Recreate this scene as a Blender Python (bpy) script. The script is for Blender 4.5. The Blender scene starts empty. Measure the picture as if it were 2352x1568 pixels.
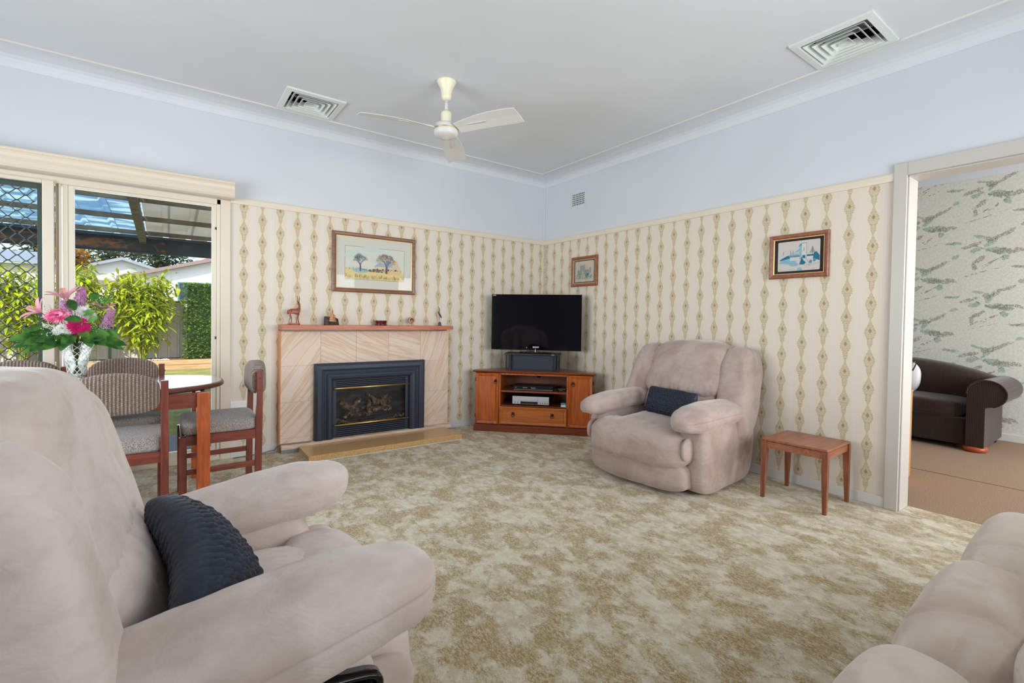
import bpy, bmesh, math, random
from mathutils import Vector, Matrix, Euler, noise
PI = math.pi
S = bpy.context.scene
COL = S.collection

# ---------------------------------------------------------------- camera
cam_d = bpy.data.cameras.new('camera')
cam = bpy.data.objects.new('camera', cam_d); COL.objects.link(cam)
def cam_matrix(yaw, pitch, roll):
    f = Vector((math.cos(pitch)*math.cos(yaw), math.cos(pitch)*math.sin(yaw), math.sin(pitch)))
    r = Vector((math.sin(yaw), -math.cos(yaw), 0)); u = r.cross(f)
    r2 = math.cos(roll)*r + math.sin(roll)*u; u2 = -math.sin(roll)*r + math.cos(roll)*u
    return Matrix((r2, u2, -f)).transposed()
cam.matrix_world = Matrix.Translation((-3.7419, -4.5085, 1.17)) @ cam_matrix(0.94256, -0.020921, 0.015236).to_4x4()
cam_d.sensor_width = 36.0
cam_d.lens = 1092.54/2352*36.0
cam_d.shift_y = (757.46-784.0)/2352.0
cam_d.clip_start = 0.02; cam_d.clip_end = 300
S.camera = cam

# ---------------------------------------------------------------- view
S.view_settings.view_transform = 'Standard'
S.view_settings.look = 'None'
S.view_settings.gamma = 1.0
S.view_settings.use_curve_mapping = False
S.view_settings.exposure = 0.0
S.cycles.use_denoising = True
S.cycles.max_bounces = 12; S.cycles.diffuse_bounces = 7
S.cycles.transparent_max_bounces = 24; S.cycles.transmission_bounces = 8
S.cycles.sample_clamp_indirect = 6.0
S.cycles.caustics_reflective = False; S.cycles.caustics_refractive = False

# ---------------------------------------------------------------- world and sun
world = bpy.data.worlds.new('sky'); S.world = world; world.use_nodes = True
wn = world.node_tree; wn.nodes.clear()
wo = wn.nodes.new('ShaderNodeOutputWorld'); wb = wn.nodes.new('ShaderNodeBackground')
sky = wn.nodes.new('ShaderNodeTexSky'); sky.sky_type = 'NISHITA'
sky.sun_disc = False; sky.sun_elevation = math.radians(48); sky.sun_rotation = math.radians(160)
sky.air_density = 1.0; sky.dust_density = 1.2
wn.links.new(sky.outputs[0], wb.inputs[0]); wb.inputs[1].default_value = 0.30
wn.links.new(wb.outputs[0], wo.inputs[0])

def add_light(name, kind, loc, direction, energy, color, size=None, size_y=None, angle=None, spread=None):
    d = bpy.data.lights.new(name, kind); o = bpy.data.objects.new(name, d); COL.objects.link(o)
    o.location = loc
    o.rotation_euler = Vector(direction).to_track_quat('-Z', 'Y').to_euler()
    d.energy = energy; d.color = color
    if kind == 'AREA':
        d.shape = 'RECTANGLE'; d.size = size; d.size_y = size_y
        if spread: d.spread = spread
    if angle is not None: d.angle = angle
    return o
add_light('sun', 'SUN', (2, -6, 12), (0.42, 0.62, -0.72), 5.4, (1.0, 0.96, 0.88), angle=math.radians(0.6))
# area lamps standing in for daylight in the two rooms
add_light('fill_lamp_left', 'AREA', (-6.36, -2.2, 1.35), (1, 0.18, 0.06), 70, (0.92, 0.965, 1.0), 2.8, 1.45, spread=2.3)  # added fill lamp just inside the unseen left wall
add_light('fill_lamp_front', 'AREA', (-1.7, -5.72, 1.35), (-0.04, 1, 0.10), 57, (0.93, 0.97, 1.0), 2.4, 1.45, spread=2.2)  # added fill lamp just inside the unseen front wall
add_light('daylight_sliding_door', 'AREA', (-4.55, 0.35, 1.2), (0.0, -1, -0.1), 34, (0.84, 0.92, 1.0), 2.3, 1.9)
add_light('daylight_lounge_window', 'AREA', (1.9, -6.45, 1.4), (0, 1, 0.0), 128, (1.0, 0.98, 0.97), 2.2, 1.5)

# ---------------------------------------------------------------- shader helpers
def lin(c):
    c = c/255.0
    return c/12.92 if c <= 0.04045 else ((c+0.055)/1.055)**2.4
def rgb(r, g, b): return (lin(r), lin(g), lin(b), 1.0)

class X:
    """a socket that can be used in arithmetic"""
    def __init__(s, t, sock): s.t = t; s.s = sock
    def _m(s, op, *a, clamp=False):
        n = s.t.nodes.new('ShaderNodeMath'); n.operation = op; n.use_clamp = clamp
        for i, v in enumerate((s,)+a):
            if isinstance(v, X): s.t.links.new(v.s, n.inputs[i])
            else: n.inputs[i].default_value = v
        return X(s.t, n.outputs[0])
    def __add__(s, o): return s._m('ADD', o)
    def __sub__(s, o): return s._m('SUBTRACT', o)
    def __mul__(s, o): return s._m('MULTIPLY', o)
    def __truediv__(s, o): return s._m('DIVIDE', o)
    def absv(s): return s._m('ABSOLUTE')
    def floor(s): return s._m('FLOOR')
    def fract(s): return s._m('FRACT')
    def sin(s): return s._m('SINE')
    def mod(s, o): return s._m('FLOORED_MODULO', o)
    def pow(s, o): return s._m('POWER', o)
    def mx(s, o): return s._m('MAXIMUM', o)
    def mn(s, o): return s._m('MINIMUM', o)
    def lt(s, o): return s._m('LESS_THAN', o)
    def gt(s, o): return s._m('GREATER_THAN', o)
    def clamp(s): return s._m('ADD', 0.0, clamp=True)
    def step(s, a, b):
        n = s.t.nodes.new('ShaderNodeMapRange'); n.interpolation_type = 'SMOOTHSTEP'; n.clamp = True
        s.t.links.new(s.s, n.inputs[0]); n.inputs[1].default_value = a; n.inputs[2].default_value = b
        n.inputs[3].default_value = 0; n.inputs[4].default_value = 1
        return X(s.t, n.outputs[0])

class Mat:
    def __init__(s, name, color=(0.8, 0.8, 0.8, 1), rough=0.5, metal=0.0, spec=0.5):
        s.m = bpy.data.materials.new(name); s.m.use_nodes = True
        s.t = s.m.node_tree; s.b = s.t.nodes['Principled BSDF']; s.out = s.t.nodes['Material Output']
        s.b.inputs['Base Color'].default_value = color
        s.b.inputs['Roughness'].default_value = rough
        s.b.inputs['Metallic'].default_value = metal
        s.b.inputs['Specular IOR Level'].default_value = spec
        s._pos = None
    def n(s, kind, **kw):
        n = s.t.nodes.new(kind)
        for k, v in kw.items(): setattr(n, k, v)
        return n
    def link(s, a, b): s.t.links.new(a.s if isinstance(a, X) else a, b)
    def pos(s, world=False):
        if world:
            return s.n('ShaderNodeNewGeometry').outputs['Position']
        return s.n('ShaderNodeTexCoord').outputs['Object']
    def xyz(s, vec):
        n = s.n('ShaderNodeSeparateXYZ'); s.link(vec, n.inputs[0])
        return X(s.t, n.outputs[0]), X(s.t, n.outputs[1]), X(s.t, n.outputs[2])
    def comb(s, x=0.0, y=0.0, z=0.0):
        n = s.n('ShaderNodeCombineXYZ')
        for i, v in enumerate((x, y, z)):
            if isinstance(v, X): s.link(v, n.inputs[i])
            else: n.inputs[i].default_value = v
        return n.outputs[0]
    def mapping(s, vec, scale=(1, 1, 1), rot=(0, 0, 0), loc=(0, 0, 0)):
        n = s.n('ShaderNodeMapping'); s.link(vec, n.inputs[0])
        n.inputs[1].default_value = loc; n.inputs[2].default_value = rot; n.inputs[3].default_value = scale
        return n.outputs[0]
    def noise(s, vec, scale=5, detail=4, rough=0.5, dist=0.0):
        n = s.n('ShaderNodeTexNoise'); s.link(vec, n.inputs['Vector'])
        n.inputs['Scale'].default_value = scale; n.inputs['Detail'].default_value = detail
        n.inputs['Roughness'].default_value = rough; n.inputs['Distortion'].default_value = dist
        return X(s.t, n.outputs[0])
    def voro(s, vec, scale=5, feature='F1', rand=1.0):
        n = s.n('ShaderNodeTexVoronoi', feature=feature); s.link(vec, n.inputs['Vector'])
        n.inputs['Scale'].default_value = scale; n.inputs['Randomness'].default_value = rand
        return X(s.t, n.outputs[0])
    def ramp(s, fac, stops, interp='LINEAR'):
        n = s.n('ShaderNodeValToRGB'); n.color_ramp.interpolation = interp
        e = n.color_ramp.elements
        while len(e) < len(stops): e.new(0.5)
        for i, (p, c) in enumerate(stops):
            e[i].position = p
            e[i].color = c if isinstance(c, tuple) else (c, c, c, 1)
        s.link(fac, n.inputs[0])
        return n.outputs[0]
    def mix(s, fac, a, b):
        n = s.n('ShaderNodeMix', data_type='RGBA')
        if isinstance(fac, (int, float)): n.inputs[0].default_value = fac
        else: s.link(fac, n.inputs[0])
        for v, i in ((a, 6), (b, 7)):
            if isinstance(v, tuple): n.inputs[i].default_value = v
            else: s.link(v, n.inputs[i])
        return n.outputs[2]
    def color(s, c): s.link(c, s.b.inputs['Base Color']); return s
    def rough(s, v): s.link(v, s.b.inputs['Roughness']); return s
    def bump(s, h, strength=0.3, dist=0.01):
        n = s.n('ShaderNodeBump'); n.inputs['Strength'].default_value = strength
        n.inputs['Distance'].default_value = dist; s.link(h, n.inputs['Height'])
        s.link(n.outputs[0], s.b.inputs['Normal']); return s

# ---------------------------------------------------------------- mesh helpers
class MB:
    def __init__(s): s.v = []; s.f = []; s.mi = []; s.M = Matrix.Identity(4); s.cur = 0
    def add(s, vs, fs):
        o = len(s.v); s.v += [s.M @ Vector(p) for p in vs]
        for f in fs: s.f.append([i+o for i in f]); s.mi.append(s.cur)
        return s
    def box(s, x0, x1, y0, y1, z0, z1):
        vs = [(x, y, z) for x in (x0, x1) for y in (y0, y1) for z in (z0, z1)]
        return s.add(vs, [(0, 1, 3, 2), (4, 6, 7, 5), (0, 4, 5, 1), (2, 3, 7, 6), (0, 2, 6, 4), (1, 5, 7, 3)])
    def bar(s, a, b, w, h, up=(0, 0, 1)):
        a = Vector(a); b = Vector(b); d = (b-a).normalized(); u = Vector(up)
        r = d.cross(u)
        if r.length < 1e-4: r = d.cross(Vector((1, 0, 0)))
        r.normalize(); u = r.cross(d).normalized()
        vs = [p + r*i*w/2 + u*j*h/2 for p in (a, b) for i, j in ((-1, -1), (1, -1), (1, 1), (-1, 1))]
        return s.add(vs, [(0, 1, 2, 3), (7, 6, 5, 4), (0, 4, 5, 1), (1, 5, 6, 2), (2, 6, 7, 3), (3, 7, 4, 0)])
    def tube(s, pts, r, n=8, cap=True):
        pts = [Vector(p) for p in pts]; rs = r if isinstance(r, (list, tuple)) else [r]*len(pts)
        rings = []; prev = None
        for i, p in enumerate(pts):
            d = (pts[min(i+1, len(pts)-1)] - pts[max(i-1, 0)]).normalized()
            if prev is None:
                a = Vector((0, 0, 1)) if abs(d.z) < 0.9 else Vector((1, 0, 0))
                u = d.cross(a).normalized()
            else:
                u = (prev - d*prev.dot(d)).normalized()
            prev = u; w = d.cross(u)
            rings.append([p + (u*math.cos(2*PI*k/n) + w*math.sin(2*PI*k/n))*rs[i] for k in range(n)])
        return s.loft(rings, cap)
    def loft(s, rings, cap=True, closed=True):
        n = len(rings[0]); vs = [p for r in rings for p in r]; fs = []
        for i in range(len(rings)-1):
            for k in range(n if closed else n-1):
                k2 = (k+1) % n
                fs.append((i*n+k, i*n+k2, (i+1)*n+k2, (i+1)*n+k))
        if cap:
            fs.append(tuple(range(n-1, -1, -1))); o = (len(rings)-1)*n
            fs.append(tuple(range(o, o+n)))
        return s.add(vs, fs)
    def lathe(s, prof, n=24, c=(0, 0, 0), cap=True):
        rings = [[(c[0]+r*math.cos(2*PI*k/n), c[1]+r*math.sin(2*PI*k/n), c[2]+z) for k in range(n)] for r, z in prof]
        return s.loft(rings, cap)
    def prism(s, poly, h0, h1, axes='xyz'):
        ix = ['xyz'.index(a) for a in axes]
        def P(a, b, c):
            v = [0, 0, 0]; v[ix[0]] = a; v[ix[1]] = b; v[ix[2]] = c; return v
        return s.loft([[P(a, b, h0) for a, b in poly], [P(a, b, h1) for a, b in poly]])
    def build(s, name, mat, parent=None, bevel=0, seg=2, smooth=False, subsurf=0, auto=None):
        me = bpy.data.meshes.new(name); me.from_pydata([tuple(v) for v in s.v], [], s.f)
        bm = bmesh.new(); bm.from_mesh(me); bmesh.ops.recalc_face_normals(bm, faces=bm.faces); bm.to_mesh(me); bm.free()
        mats = mat if isinstance(mat, (list, tuple)) else [mat]
        for m in mats: me.materials.append(m.m if isinstance(m, Mat) else m)
        if len(mats) > 1: me.polygons.foreach_set('material_index', s.mi)
        if smooth: me.polygons.foreach_set('use_smooth', [True]*len(me.polygons))
        me.update()
        o = bpy.data.objects.new(name, me); COL.objects.link(o)
        if parent: o.parent = parent
        if bevel:
            b = o.modifiers.new('bevel', 'BEVEL'); b.width = bevel; b.segments = seg; b.limit_method = 'ANGLE'; b.angle_limit = math.radians(40)
        if subsurf:
            b = o.modifiers.new('sub', 'SUBSURF'); b.levels = subsurf; b.render_levels = subsurf
        return o
def tag(o, label, cat, group=None, kind=None):
    if label: o['label'] = label
    if cat: o['category'] = cat
    if group: o['group'] = group
    if kind: o['kind'] = kind
    return o
def thing(name, label, cat, loc=(0, 0, 0), rot=0.0, group=None):
    o = bpy.data.objects.new(name, None); COL.objects.link(o)
    o.empty_display_size = 0.1
    o.location = loc; o.rotation_euler = rot if isinstance(rot, tuple) else (0, 0, rot)
    return tag(o, label, cat, group)
def struct(o): o['kind'] = 'structure'; return o
def copy_tree(o, parent=None):
    c = o.copy(); COL.objects.link(c); c.parent = parent
    for ch in [k for k in bpy.data.objects if k.parent == o]: copy_tree(ch, c)
    return c
def BOX(*a): return MB().box(*a)

_cs = {}
def cube_sphere(n):
    if n in _cs: return _cs[n]
    idx = {}; vs = []; fs = []
    def V(p):
        k = tuple(round(c*n) for c in p)
        if k not in idx: idx[k] = len(vs); vs.append(p)
        return idx[k]
    g = [(-1+2*i/n) for i in range(n+1)]
    for ax in range(3):
        for sg in (-1, 1):
            for i in range(n):
                for j in range(n):
                    q = []
                    for a, b in ((i, j), (i+1, j), (i+1, j+1), (i, j+1)):
                        p = [0, 0, 0]; p[ax] = sg; p[(ax+1) % 3] = g[a]; p[(ax+2) % 3] = g[b]
                        q.append(V(tuple(p)))
                    fs.append(q if sg > 0 else q[::-1])
    _cs[n] = (vs, fs); return _cs[n]
def blob(name, c, h, mat, parent=None, k=3.5, n=20, fn=None, wr=0.0, wsc=6.0, seed=0.0, M=None):
    """soft rounded cushion: cube sphere with exponent k, half sizes h, local deformation fn(pos, unit)"""
    vs, fs = cube_sphere(n); out = []
    for p in vs:
        t = [math.tan(c_*PI/4) for c_ in p]
        L = (abs(t[0])**k + abs(t[1])**k + abs(t[2])**k)**(1.0/k)
        q = Vector((t[0]/L, t[1]/L, t[2]/L))
        w = Vector((c[0]+q.x*h[0], c[1]+q.y*h[1], c[2]+q.z*h[2]))
        if fn: w = Vector(fn(w, q))
        if wr:
            nn = noise.noise(Vector((w.x, w.y, w.z))*wsc + Vector((seed, seed*1.7, -seed)))
            n2 = noise.noise(Vector((w.x, w.y, w.z))*wsc*2.7 + Vector((seed+5, seed, seed)))
            d = Vector((q.x/h[0], q.y/h[1], q.z/h[2])).normalized()
            w = w + d*(nn*wr + n2*wr*0.4)
        out.append(w)
    b = MB()
    if M is not None: b.M = M
    b.add(out, fs)
    return b.build(name, mat, parent, smooth=True)
# ---------------------------------------------------------------- materials
def plain(name, c, rough=0.5, metal=0.0, spec=0.5, nz=0.0, sc=30):
    m = Mat(name, rgb(*c), rough, metal, spec)
    if nz:
        v = m.noise(m.pos(), sc, 3)
        k = tuple(max(0, x*(1-nz)) for x in c)
        m.color(m.mix(v.step(0.3, 0.7), rgb(*c), rgb(*k)))
    return m
ceiling_paint = plain('ceiling_paint', (220, 225, 231), 0.9, spec=0.2, nz=0.015, sc=2)
wall_paint = plain('wall_paint', (212, 217, 223), 0.85, spec=0.2, nz=0.015, sc=1.5)
white_trim = plain('white_trim', (216, 215, 213), 0.4)
vent_white = plain('vent_white', (222, 229, 227), 0.4)
casing_white = plain('casing_white', (194, 190, 183), 0.4)
cream_trim = plain('cream_trim', (224, 213, 196), 0.4)
cream_metal = plain('cream_metal', (224, 216, 200), 0.35)
tan_metal = plain('tan_metal', (190, 176, 156), 0.45)
green_metal = plain('green_metal', (92, 108, 104), 0.5)
black_gap = plain('black_gap', (18, 18, 20), 0.8)
dark_void = plain('dark_void', (8, 8, 9), 0.9, spec=0.1)

def wallpaper(name, ax, sgn, u0, zc, seams=()):
    m = Mat(name, rough=0.75, spec=0.25)
    P = m.pos(True); x, y, z = m.xyz(P); u = (x, y)[ax]*sgn
    cu = (u - u0)/0.1378; col = (cu+0.5).floor(); du = ((cu-col)*0.1378).absv()
    par = col.mod(2.0)*0.5
    s = ((z*-1.0 + zc)/0.186 + 0.36 + par).fract()
    env = X(m.t, m.ramp(s, [(0, .15), (.07, .24), (.16, .42), (.26, .70), (.36, .94), (.44, 1.0), (.52, .92), (.60, .66), (.66, .47), (.75, .50), (.84, .46), (.91, .30), (.96, .19), (1.0, .15)]))*0.0325
    env = env*(((s*(2*PI*12)).sin()*0.07)+1.0)
    inside = (env - du).step(-0.0008, 0.0012)
    Q = m.comb(du, s*0.186, par*3.0)
    dots = m.voro(Q, 205).step(0.25, 0.42)
    edge = (env - du).step(0.013, 0.003)*inside
    lace = m.voro(Q, 150, 'DISTANCE_TO_EDGE').step(0.11, 0.03)
    fil = lace
    emb = ((du/0.0105) + ((s-0.37)*0.186/0.017).absv()).lt(1.0)
    neck = (s.gt(0.60))*(s.lt(0.92))
    tone = (dots*-1.0 + 1.0)*(edge*0.55+0.15) + fil*0.50
    tone = (tone.mx(neck*fil*0.5)).mx(emb*0.78)*inside
    # soft stripes in the ground
    stripe = du.step(0.034, 0.056)*(0.75 if ax == 0 else 0.4)
    fine = (u*350.0).sin()*0.5+0.5
    fine2 = m.noise(m.comb(u*120.0, 0.0, 0.0), 1.0, 2).step(0.35, 0.65)
    g1 = m.mix(fine*0.25, rgb(223, 213, 196), rgb(218, 208, 191))
    g2 = m.mix(fine2, rgb(219, 213, 206), rgb(226, 221, 215))
    ground = m.mix(stripe, g1, g2)
    c = m.mix(inside*0.50, ground, rgb(206, 190, 152))
    c = m.mix(tone, c, rgb(144, 122, 80))
    m.color(c); return m
paper_back = wallpaper('damask_stripe_paper_back', 0, 1.0, -3.224, 1.891)
paper_right = wallpaper('damask_stripe_paper_right', 1, 1.0, -3.362, 1.880)

# carpet ----------------------------------------------------------
def carpet_mat():
    m = Mat('patterned_carpet', rough=1.0, spec=0.05)
    P = m.pos(True)
    L = m.mapping(P, (1.15, 0.80, 1))
    v = m.noise(L, 6.4, 10, 0.68, 0.3)
    strand = m.noise(m.mapping(P, (1.5, 0.6, 1)), 95, 3, 0.62, 0.8)
    fine = m.noise(P, 230, 2, 0.6)
    patch = v.step(0.455, 0.565)
    vein = ((m.noise(m.mapping(P, (1.1, .9, 1)), 26, 5, 0.65, 1.2)-0.5).absv()).step(0.035, 0.008)*v.step(0.42, 0.52)
    msk = patch*(strand.step(0.38, 0.58)*0.75 + 0.25)*(fine.step(0.25, 0.6)*0.45+0.55)
    msk = msk.mx((strand*0.5+v*0.5).step(0.535, 0.60)*0.75)
    msk = msk.mx(vein*fine.step(0.3, 0.6)*0.9)
    light = m.mix(m.noise(L, 15, 8, 0.72).step(0.38, 0.62), rgb(198, 187, 158), rgb(223, 217, 199))
    light = m.mix(fine.step(0.42, 0.72)*0.28, light, rgb(152, 136, 100))
    c = m.mix(msk*0.95, light, rgb(150, 118, 46))
    m.color(c)
    m.bump(m.noise(P, 260, 3, 0.7), 0.5, 0.006)
    m.b.inputs['Sheen Weight'].default_value = 0.25; m.b.inputs['Sheen Roughness'].default_value = 0.5
    return m
carpet = carpet_mat()
def brown_carpet():
    m = Mat('brown_carpet', rough=1.0, spec=0.05); P = m.pos(True)
    v = m.noise(P, 160, 3, 0.7)
    m.color(m.mix(v.step(0.3, 0.7), rgb(134, 112, 92), rgb(174, 150, 128))); m.bump(v, 0.5, 0.005); return m
carpet2 = brown_carpet()

def tree_paper():
    m = Mat('pine_branch_paper', rough=0.8, spec=0.2)
    P = m.pos(True); x, y, z = m.xyz(P)
    r0 = (y*-1.0) - 3.48; z0 = z - 2.558
    # oblique lattice: columns 0.517 apart, each shifted half of 0.585
    lump = m.noise(P, 42, 4, 0.65)
    warp = m.noise(P, 9, 3, 0.6); warp2 = m.noise(m.mapping(P, loc=(3, 7, 1)), 9, 3, 0.6)
    acc_b = None; acc_g = None; acc_t = None
    fine = m.noise(P, 110, 3, 0.7).step(0.40, 0.52)
    twn = m.noise(P, 40, 3, 0.6).step(0.48, 0.54)
    def cell(ro, zo):
        a = r0 - ro
        cx = (a/0.517 + 0.5).floor(); u = a - cx*0.517
        zz = z0 + zo + cx*0.2925
        cz = (zz/0.585 + 0.5).floor(); v = zz - cz*0.585
        return u + (warp-0.5)*0.05, v + (warp2-0.5)*0.05
    def blobm(ro, zo, a, b, sl=0.0):
        u, v = cell(ro, -zo)
        v = v - u*sl
        d = (u/a)*(u/a) + (v/b)*(v/b) + (lump-0.5)*3.2
        return d.step(1.0, 0.7)
    G = [(-.03, .005, .10, .035, -.1), (-.20, .02, .05, .028, .3), (-.08, .10, .05, .04, .9), (.03, -.075, .03, .035, 0), (-.36, -.04, .035, .02, .2), (.16, -.19, .05, .016, .1), (-.17, .155, .05, .016, -.3)]
    B_ = [(.03, -.012, .10, .032, -.1), (-.23, .07, .085, .022, .35), (-.17, -.085, .06, .028, .6), (.02, .165, .09, .022, .6), (.13, -.005, .05, .02, -.2), (.11, -.185, .045, .014, 0), (-.21, -.16, .02, .04, 0), (-.10, .12, .04, .03, 0)]
    T = [(-.10, -.13, .14, .007, .55), (-.12, .02, .12, .007, -.55), (-.05, -.11, .12, .006, .8), (-.14, -.22, .17, .005, .3)]
    for L, w in ((G, 'g'), (B_, 'b'), (T, 't')):
        acc = None
        for q in L:
            k = blobm(*q); acc = k if acc is None else acc.mx(k)
        if w == 'g': acc_g = acc
        elif w == 'b': acc_b = acc
        else: acc_t = acc
    base = m.mix(m.noise(P, 55, 4, 0.7).step(0.35, 0.65), rgb(202, 205, 197), rgb(217, 219, 211))
    c = m.mix(acc_g*(fine*0.55+0.2), base, rgb(120, 160, 136))
    c = m.mix(acc_b*fine*0.75, c, rgb(122, 116, 108))
    c = m.mix(acc_t*twn*0.7, c, rgb(104, 104, 90))
    m.color(c); return m
paper_tree = tree_paper()

# wood ------------------------------------------------------------
def wood(name, c1, c2, axis=0, scale=1.0, rough=0.35, knots=False, coat=0.2, c3=None):
    m = Mat(name, rough=rough)
    sc = [14*scale]*3; sc[axis] = 1.4*scale
    P = m.pos()
    a = m.noise(m.mapping(P, tuple(sc)), 3.0, 5, 0.6, 0.8)
    sc2 = [90*scale]*3; sc2[axis] = 4*scale
    b = m.noise(m.mapping(P, tuple(sc2)), 1.5, 3, 0.6)
    c = m.mix(a.step(0.32, 0.68), rgb(*c1), rgb(*c2))
    c = m.mix(b.step(0.4, 0.75)*0.3, c, rgb(*[int(v*0.62) for v in c1]))
    if knots:
        kv = m.voro(m.mapping(P, (3.1, 3.1, 2.2), loc=(.3, .1, .2)), 1.0)
        c = m.mix(kv.step(0.17, 0.06), c, rgb(96, 40, 22))
        c = m.mix((kv.step(0.34, 0.17)*m.noise(P, 9, 3))*0.5, c, rgb(140, 66, 26))
    m.color(c)
    m.b.inputs['Coat Weight'].default_value = coat; m.b.inputs['Coat Roughness'].default_value = 0.2
    m.bump(b, 0.06, 0.002)
    return m
wood_mantel = wood('mantel_wood', (196, 118, 84), (176, 98, 66), 0, rough=0.45, coat=0.1)
wood_edge = wood('orange_edge_wood', (206, 140, 84), (190, 120, 66), 2, rough=0.45, coat=0.1)
wood_cab = wood('stained_pine', (190, 96, 30), (158, 70, 18), 2, knots=True, rough=0.3)
wood_cab_h = wood('stained_pine_across', (196, 112, 44), (172, 88, 28), 0, rough=0.3)
wood_cab_dark = wood('stained_pine_dark', (134, 62, 30), (104, 44, 20), 0, rough=0.3)
wood_side = wood('teak', (166, 100, 68), (142, 80, 50), 0, rough=0.38)
wood_side_leg = wood('teak_leg', (156, 88, 54), (118, 62, 36), 2, rough=0.38)
wood_chair = wood('mahogany_stain', (132, 66, 50), (104, 46, 36), 2, rough=0.35)
wood_chair_x = wood('mahogany_stain_across', (140, 70, 52), (112, 50, 38), 0, rough=0.35)
wood_chair_y = wood('mahogany_stain_rail', (140, 70, 52), (112, 50, 38), 1, rough=0.35)
wood_table_leg = wood('orange_pine_leg', (196, 98, 42), (168, 76, 28), 2, rough=0.4, scale=1.6)
wood_table_edge = plain('table_edge', (98, 56, 44), 0.3)
wood_table = wood('table_laminate', (132, 92, 78), (112, 74, 62), 0, rough=0.12, coat=0.6)
wood_oak = wood('light_oak', (206, 150, 92), (184, 126, 68), 2, rough=0.5)
wood_frame = wood('frame_wood', (140, 96, 74), (116, 76, 54), 0, rough=0.4)
wood_frame_r = wood('frame_wood_red', (158, 96, 68), (130, 74, 50), 1, rough=0.4)
wood_carve = wood('carved_reddish_wood', (164, 84, 58), (132, 62, 44), 2, rough=0.4)
wood_pale = wood('carved_pale_wood', (206, 156, 118), (180, 126, 90), 2, rough=0.5)
bark = plain('bark', (84, 70, 62), 0.9, nz=0.5, sc=60)
gilt = plain('gilt', (214, 190, 132), 0.35, 0.6)

# stone, hearth ----------------------------------------------------
def sandstone(name, ang, seed, tint=(0, 0, 0)):
    m = Mat(name, rough=0.7, spec=0.3); P = m.pos()
    x, y, z = m.xyz(P)
    n1 = m.noise(m.mapping(P, loc=(seed, seed*2, 0)), 2.2, 3, 0.5)
    q = x*math.sin(ang)+z*math.cos(ang)
    band = m.noise(m.comb(q*16.0 + n1*1.1 + seed*7, (x*math.cos(ang)-z*math.sin(ang))*0.8, seed), 1.0, 5, 0.62)
    c = m.ramp(band, [(0.25, rgb(224-tint[0], 208, 200)), (0.42, rgb(230, 212, 194)), (0.5, rgb(214, 184, 158)), (0.55, rgb(228, 210, 196)), (0.66, rgb(222, 200, 184)), (0.78, rgb(206, 174, 148))])
    sp = m.noise(P, 300, 2)
    c = m.mix(sp.step(0.3, 0.8)*0.25, c, rgb(196, 170, 152))
    m.color(c); return m
stone = [sandstone('banded_sandstone_%s' % n, a, s) for n, a, s in (('steep', -0.95, 1.3), ('falling', 0.42, 4.1), ('gentle', 0.30, 7.7), ('upright', -1.25, 9.2), ('slanted', -0.8, 12.5))]
stone_base = sandstone('banded_sandstone_base', 0.2, 15.0)
grey_stone = plain('grey_cement', (150, 150, 154), 0.8, nz=0.15, sc=40)
def terrazzo():
    m = Mat('terrazzo', rough=0.22); P = m.pos()
    v = m.voro(P, 95); w = m.noise(P, 120, 2)
    c = m.mix(w.step(0.4, 0.6), rgb(196, 154, 100), rgb(214, 176, 124))
    c = m.mix(v.step(0.22, 0.1), c, rgb(84, 52, 30))
    c = m.mix(m.voro(m.mapping(P, loc=(5, 3, 1)), 130).step(0.16, 0.08), c, rgb(240, 222, 190))
    m.color(c); return m
terrazzo_m = terrazzo()
navy_metal = plain('blue_black_metal', (46, 54, 68), 0.5, 0.1)
black_metal = plain('black_metal', (26, 28, 34), 0.5, 0.2)
brass = plain('brass', (224, 188, 120), 0.25, 0.85)
black_gloss = plain('black_gloss', (10, 10, 12), 0.06)
black_plastic = plain('black_plastic', (22, 22, 25), 0.35)
grey_plastic = plain('grey_plastic', (120, 120, 124), 0.4)
silver_plastic = plain('silver_plastic', (190, 190, 196), 0.35, 0.3)
white_plastic = plain('white_plastic', (236, 238, 238), 0.4)
cream_plastic = plain('cream_plastic', (240, 234, 206), 0.35)
letter_white = plain('letter_white', (235, 235, 235), 0.5)
letter_dark = plain('letter_dark', (60, 60, 64), 0.5)

def glass_mat(name, tint=(1, 1, 1), refl=0.9, rough=0.0):
    m = Mat(name); t = m.t
    tr = m.n('ShaderNodeBsdfTransparent'); tr.inputs[0].default_value = (*tint, 1)
    gl = m.n('ShaderNodeBsdfGlossy'); gl.inputs['Roughness'].default_value = rough
    fr = m.n('ShaderNodeFresnel'); fr.inputs[0].default_value = 1.45
    f = X(t, fr.outputs[0])*refl
    mx = m.n('ShaderNodeMixShader'); m.link(f, mx.inputs[0]); m.link(tr.outputs[0], mx.inputs[1]); m.link(gl.outputs[0], mx.inputs[2])
    m.link(mx.outputs[0], m.out.inputs[0]); return m
pane_glass = glass_mat('pane_glass', (0.97, 0.985, 0.985))
picture_glass = glass_mat('picture_glass', (0.99, 0.99, 0.99), 0.3)
fire_glass = glass_mat('fire_glass', (0.9, 0.9, 0.92), 0.8, 0.12)
crystal = Mat('cut_crystal', (1, 1, 1, 1), 0.02); crystal.b.inputs['Transmission Weight'].default_value = 1.0; crystal.b.inputs['IOR'].default_value = 1.45
_t = crystal.n('ShaderNodeBsdfTransparent'); _m = crystal.n('ShaderNodeMixShader'); _m.inputs[0].default_value = 0.45
crystal.link(crystal.b.outputs[0], _m.inputs[1]); crystal.link(_t.outputs[0], _m.inputs[2]); crystal.link(_m.outputs[0], crystal.out.inputs[0])

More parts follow.
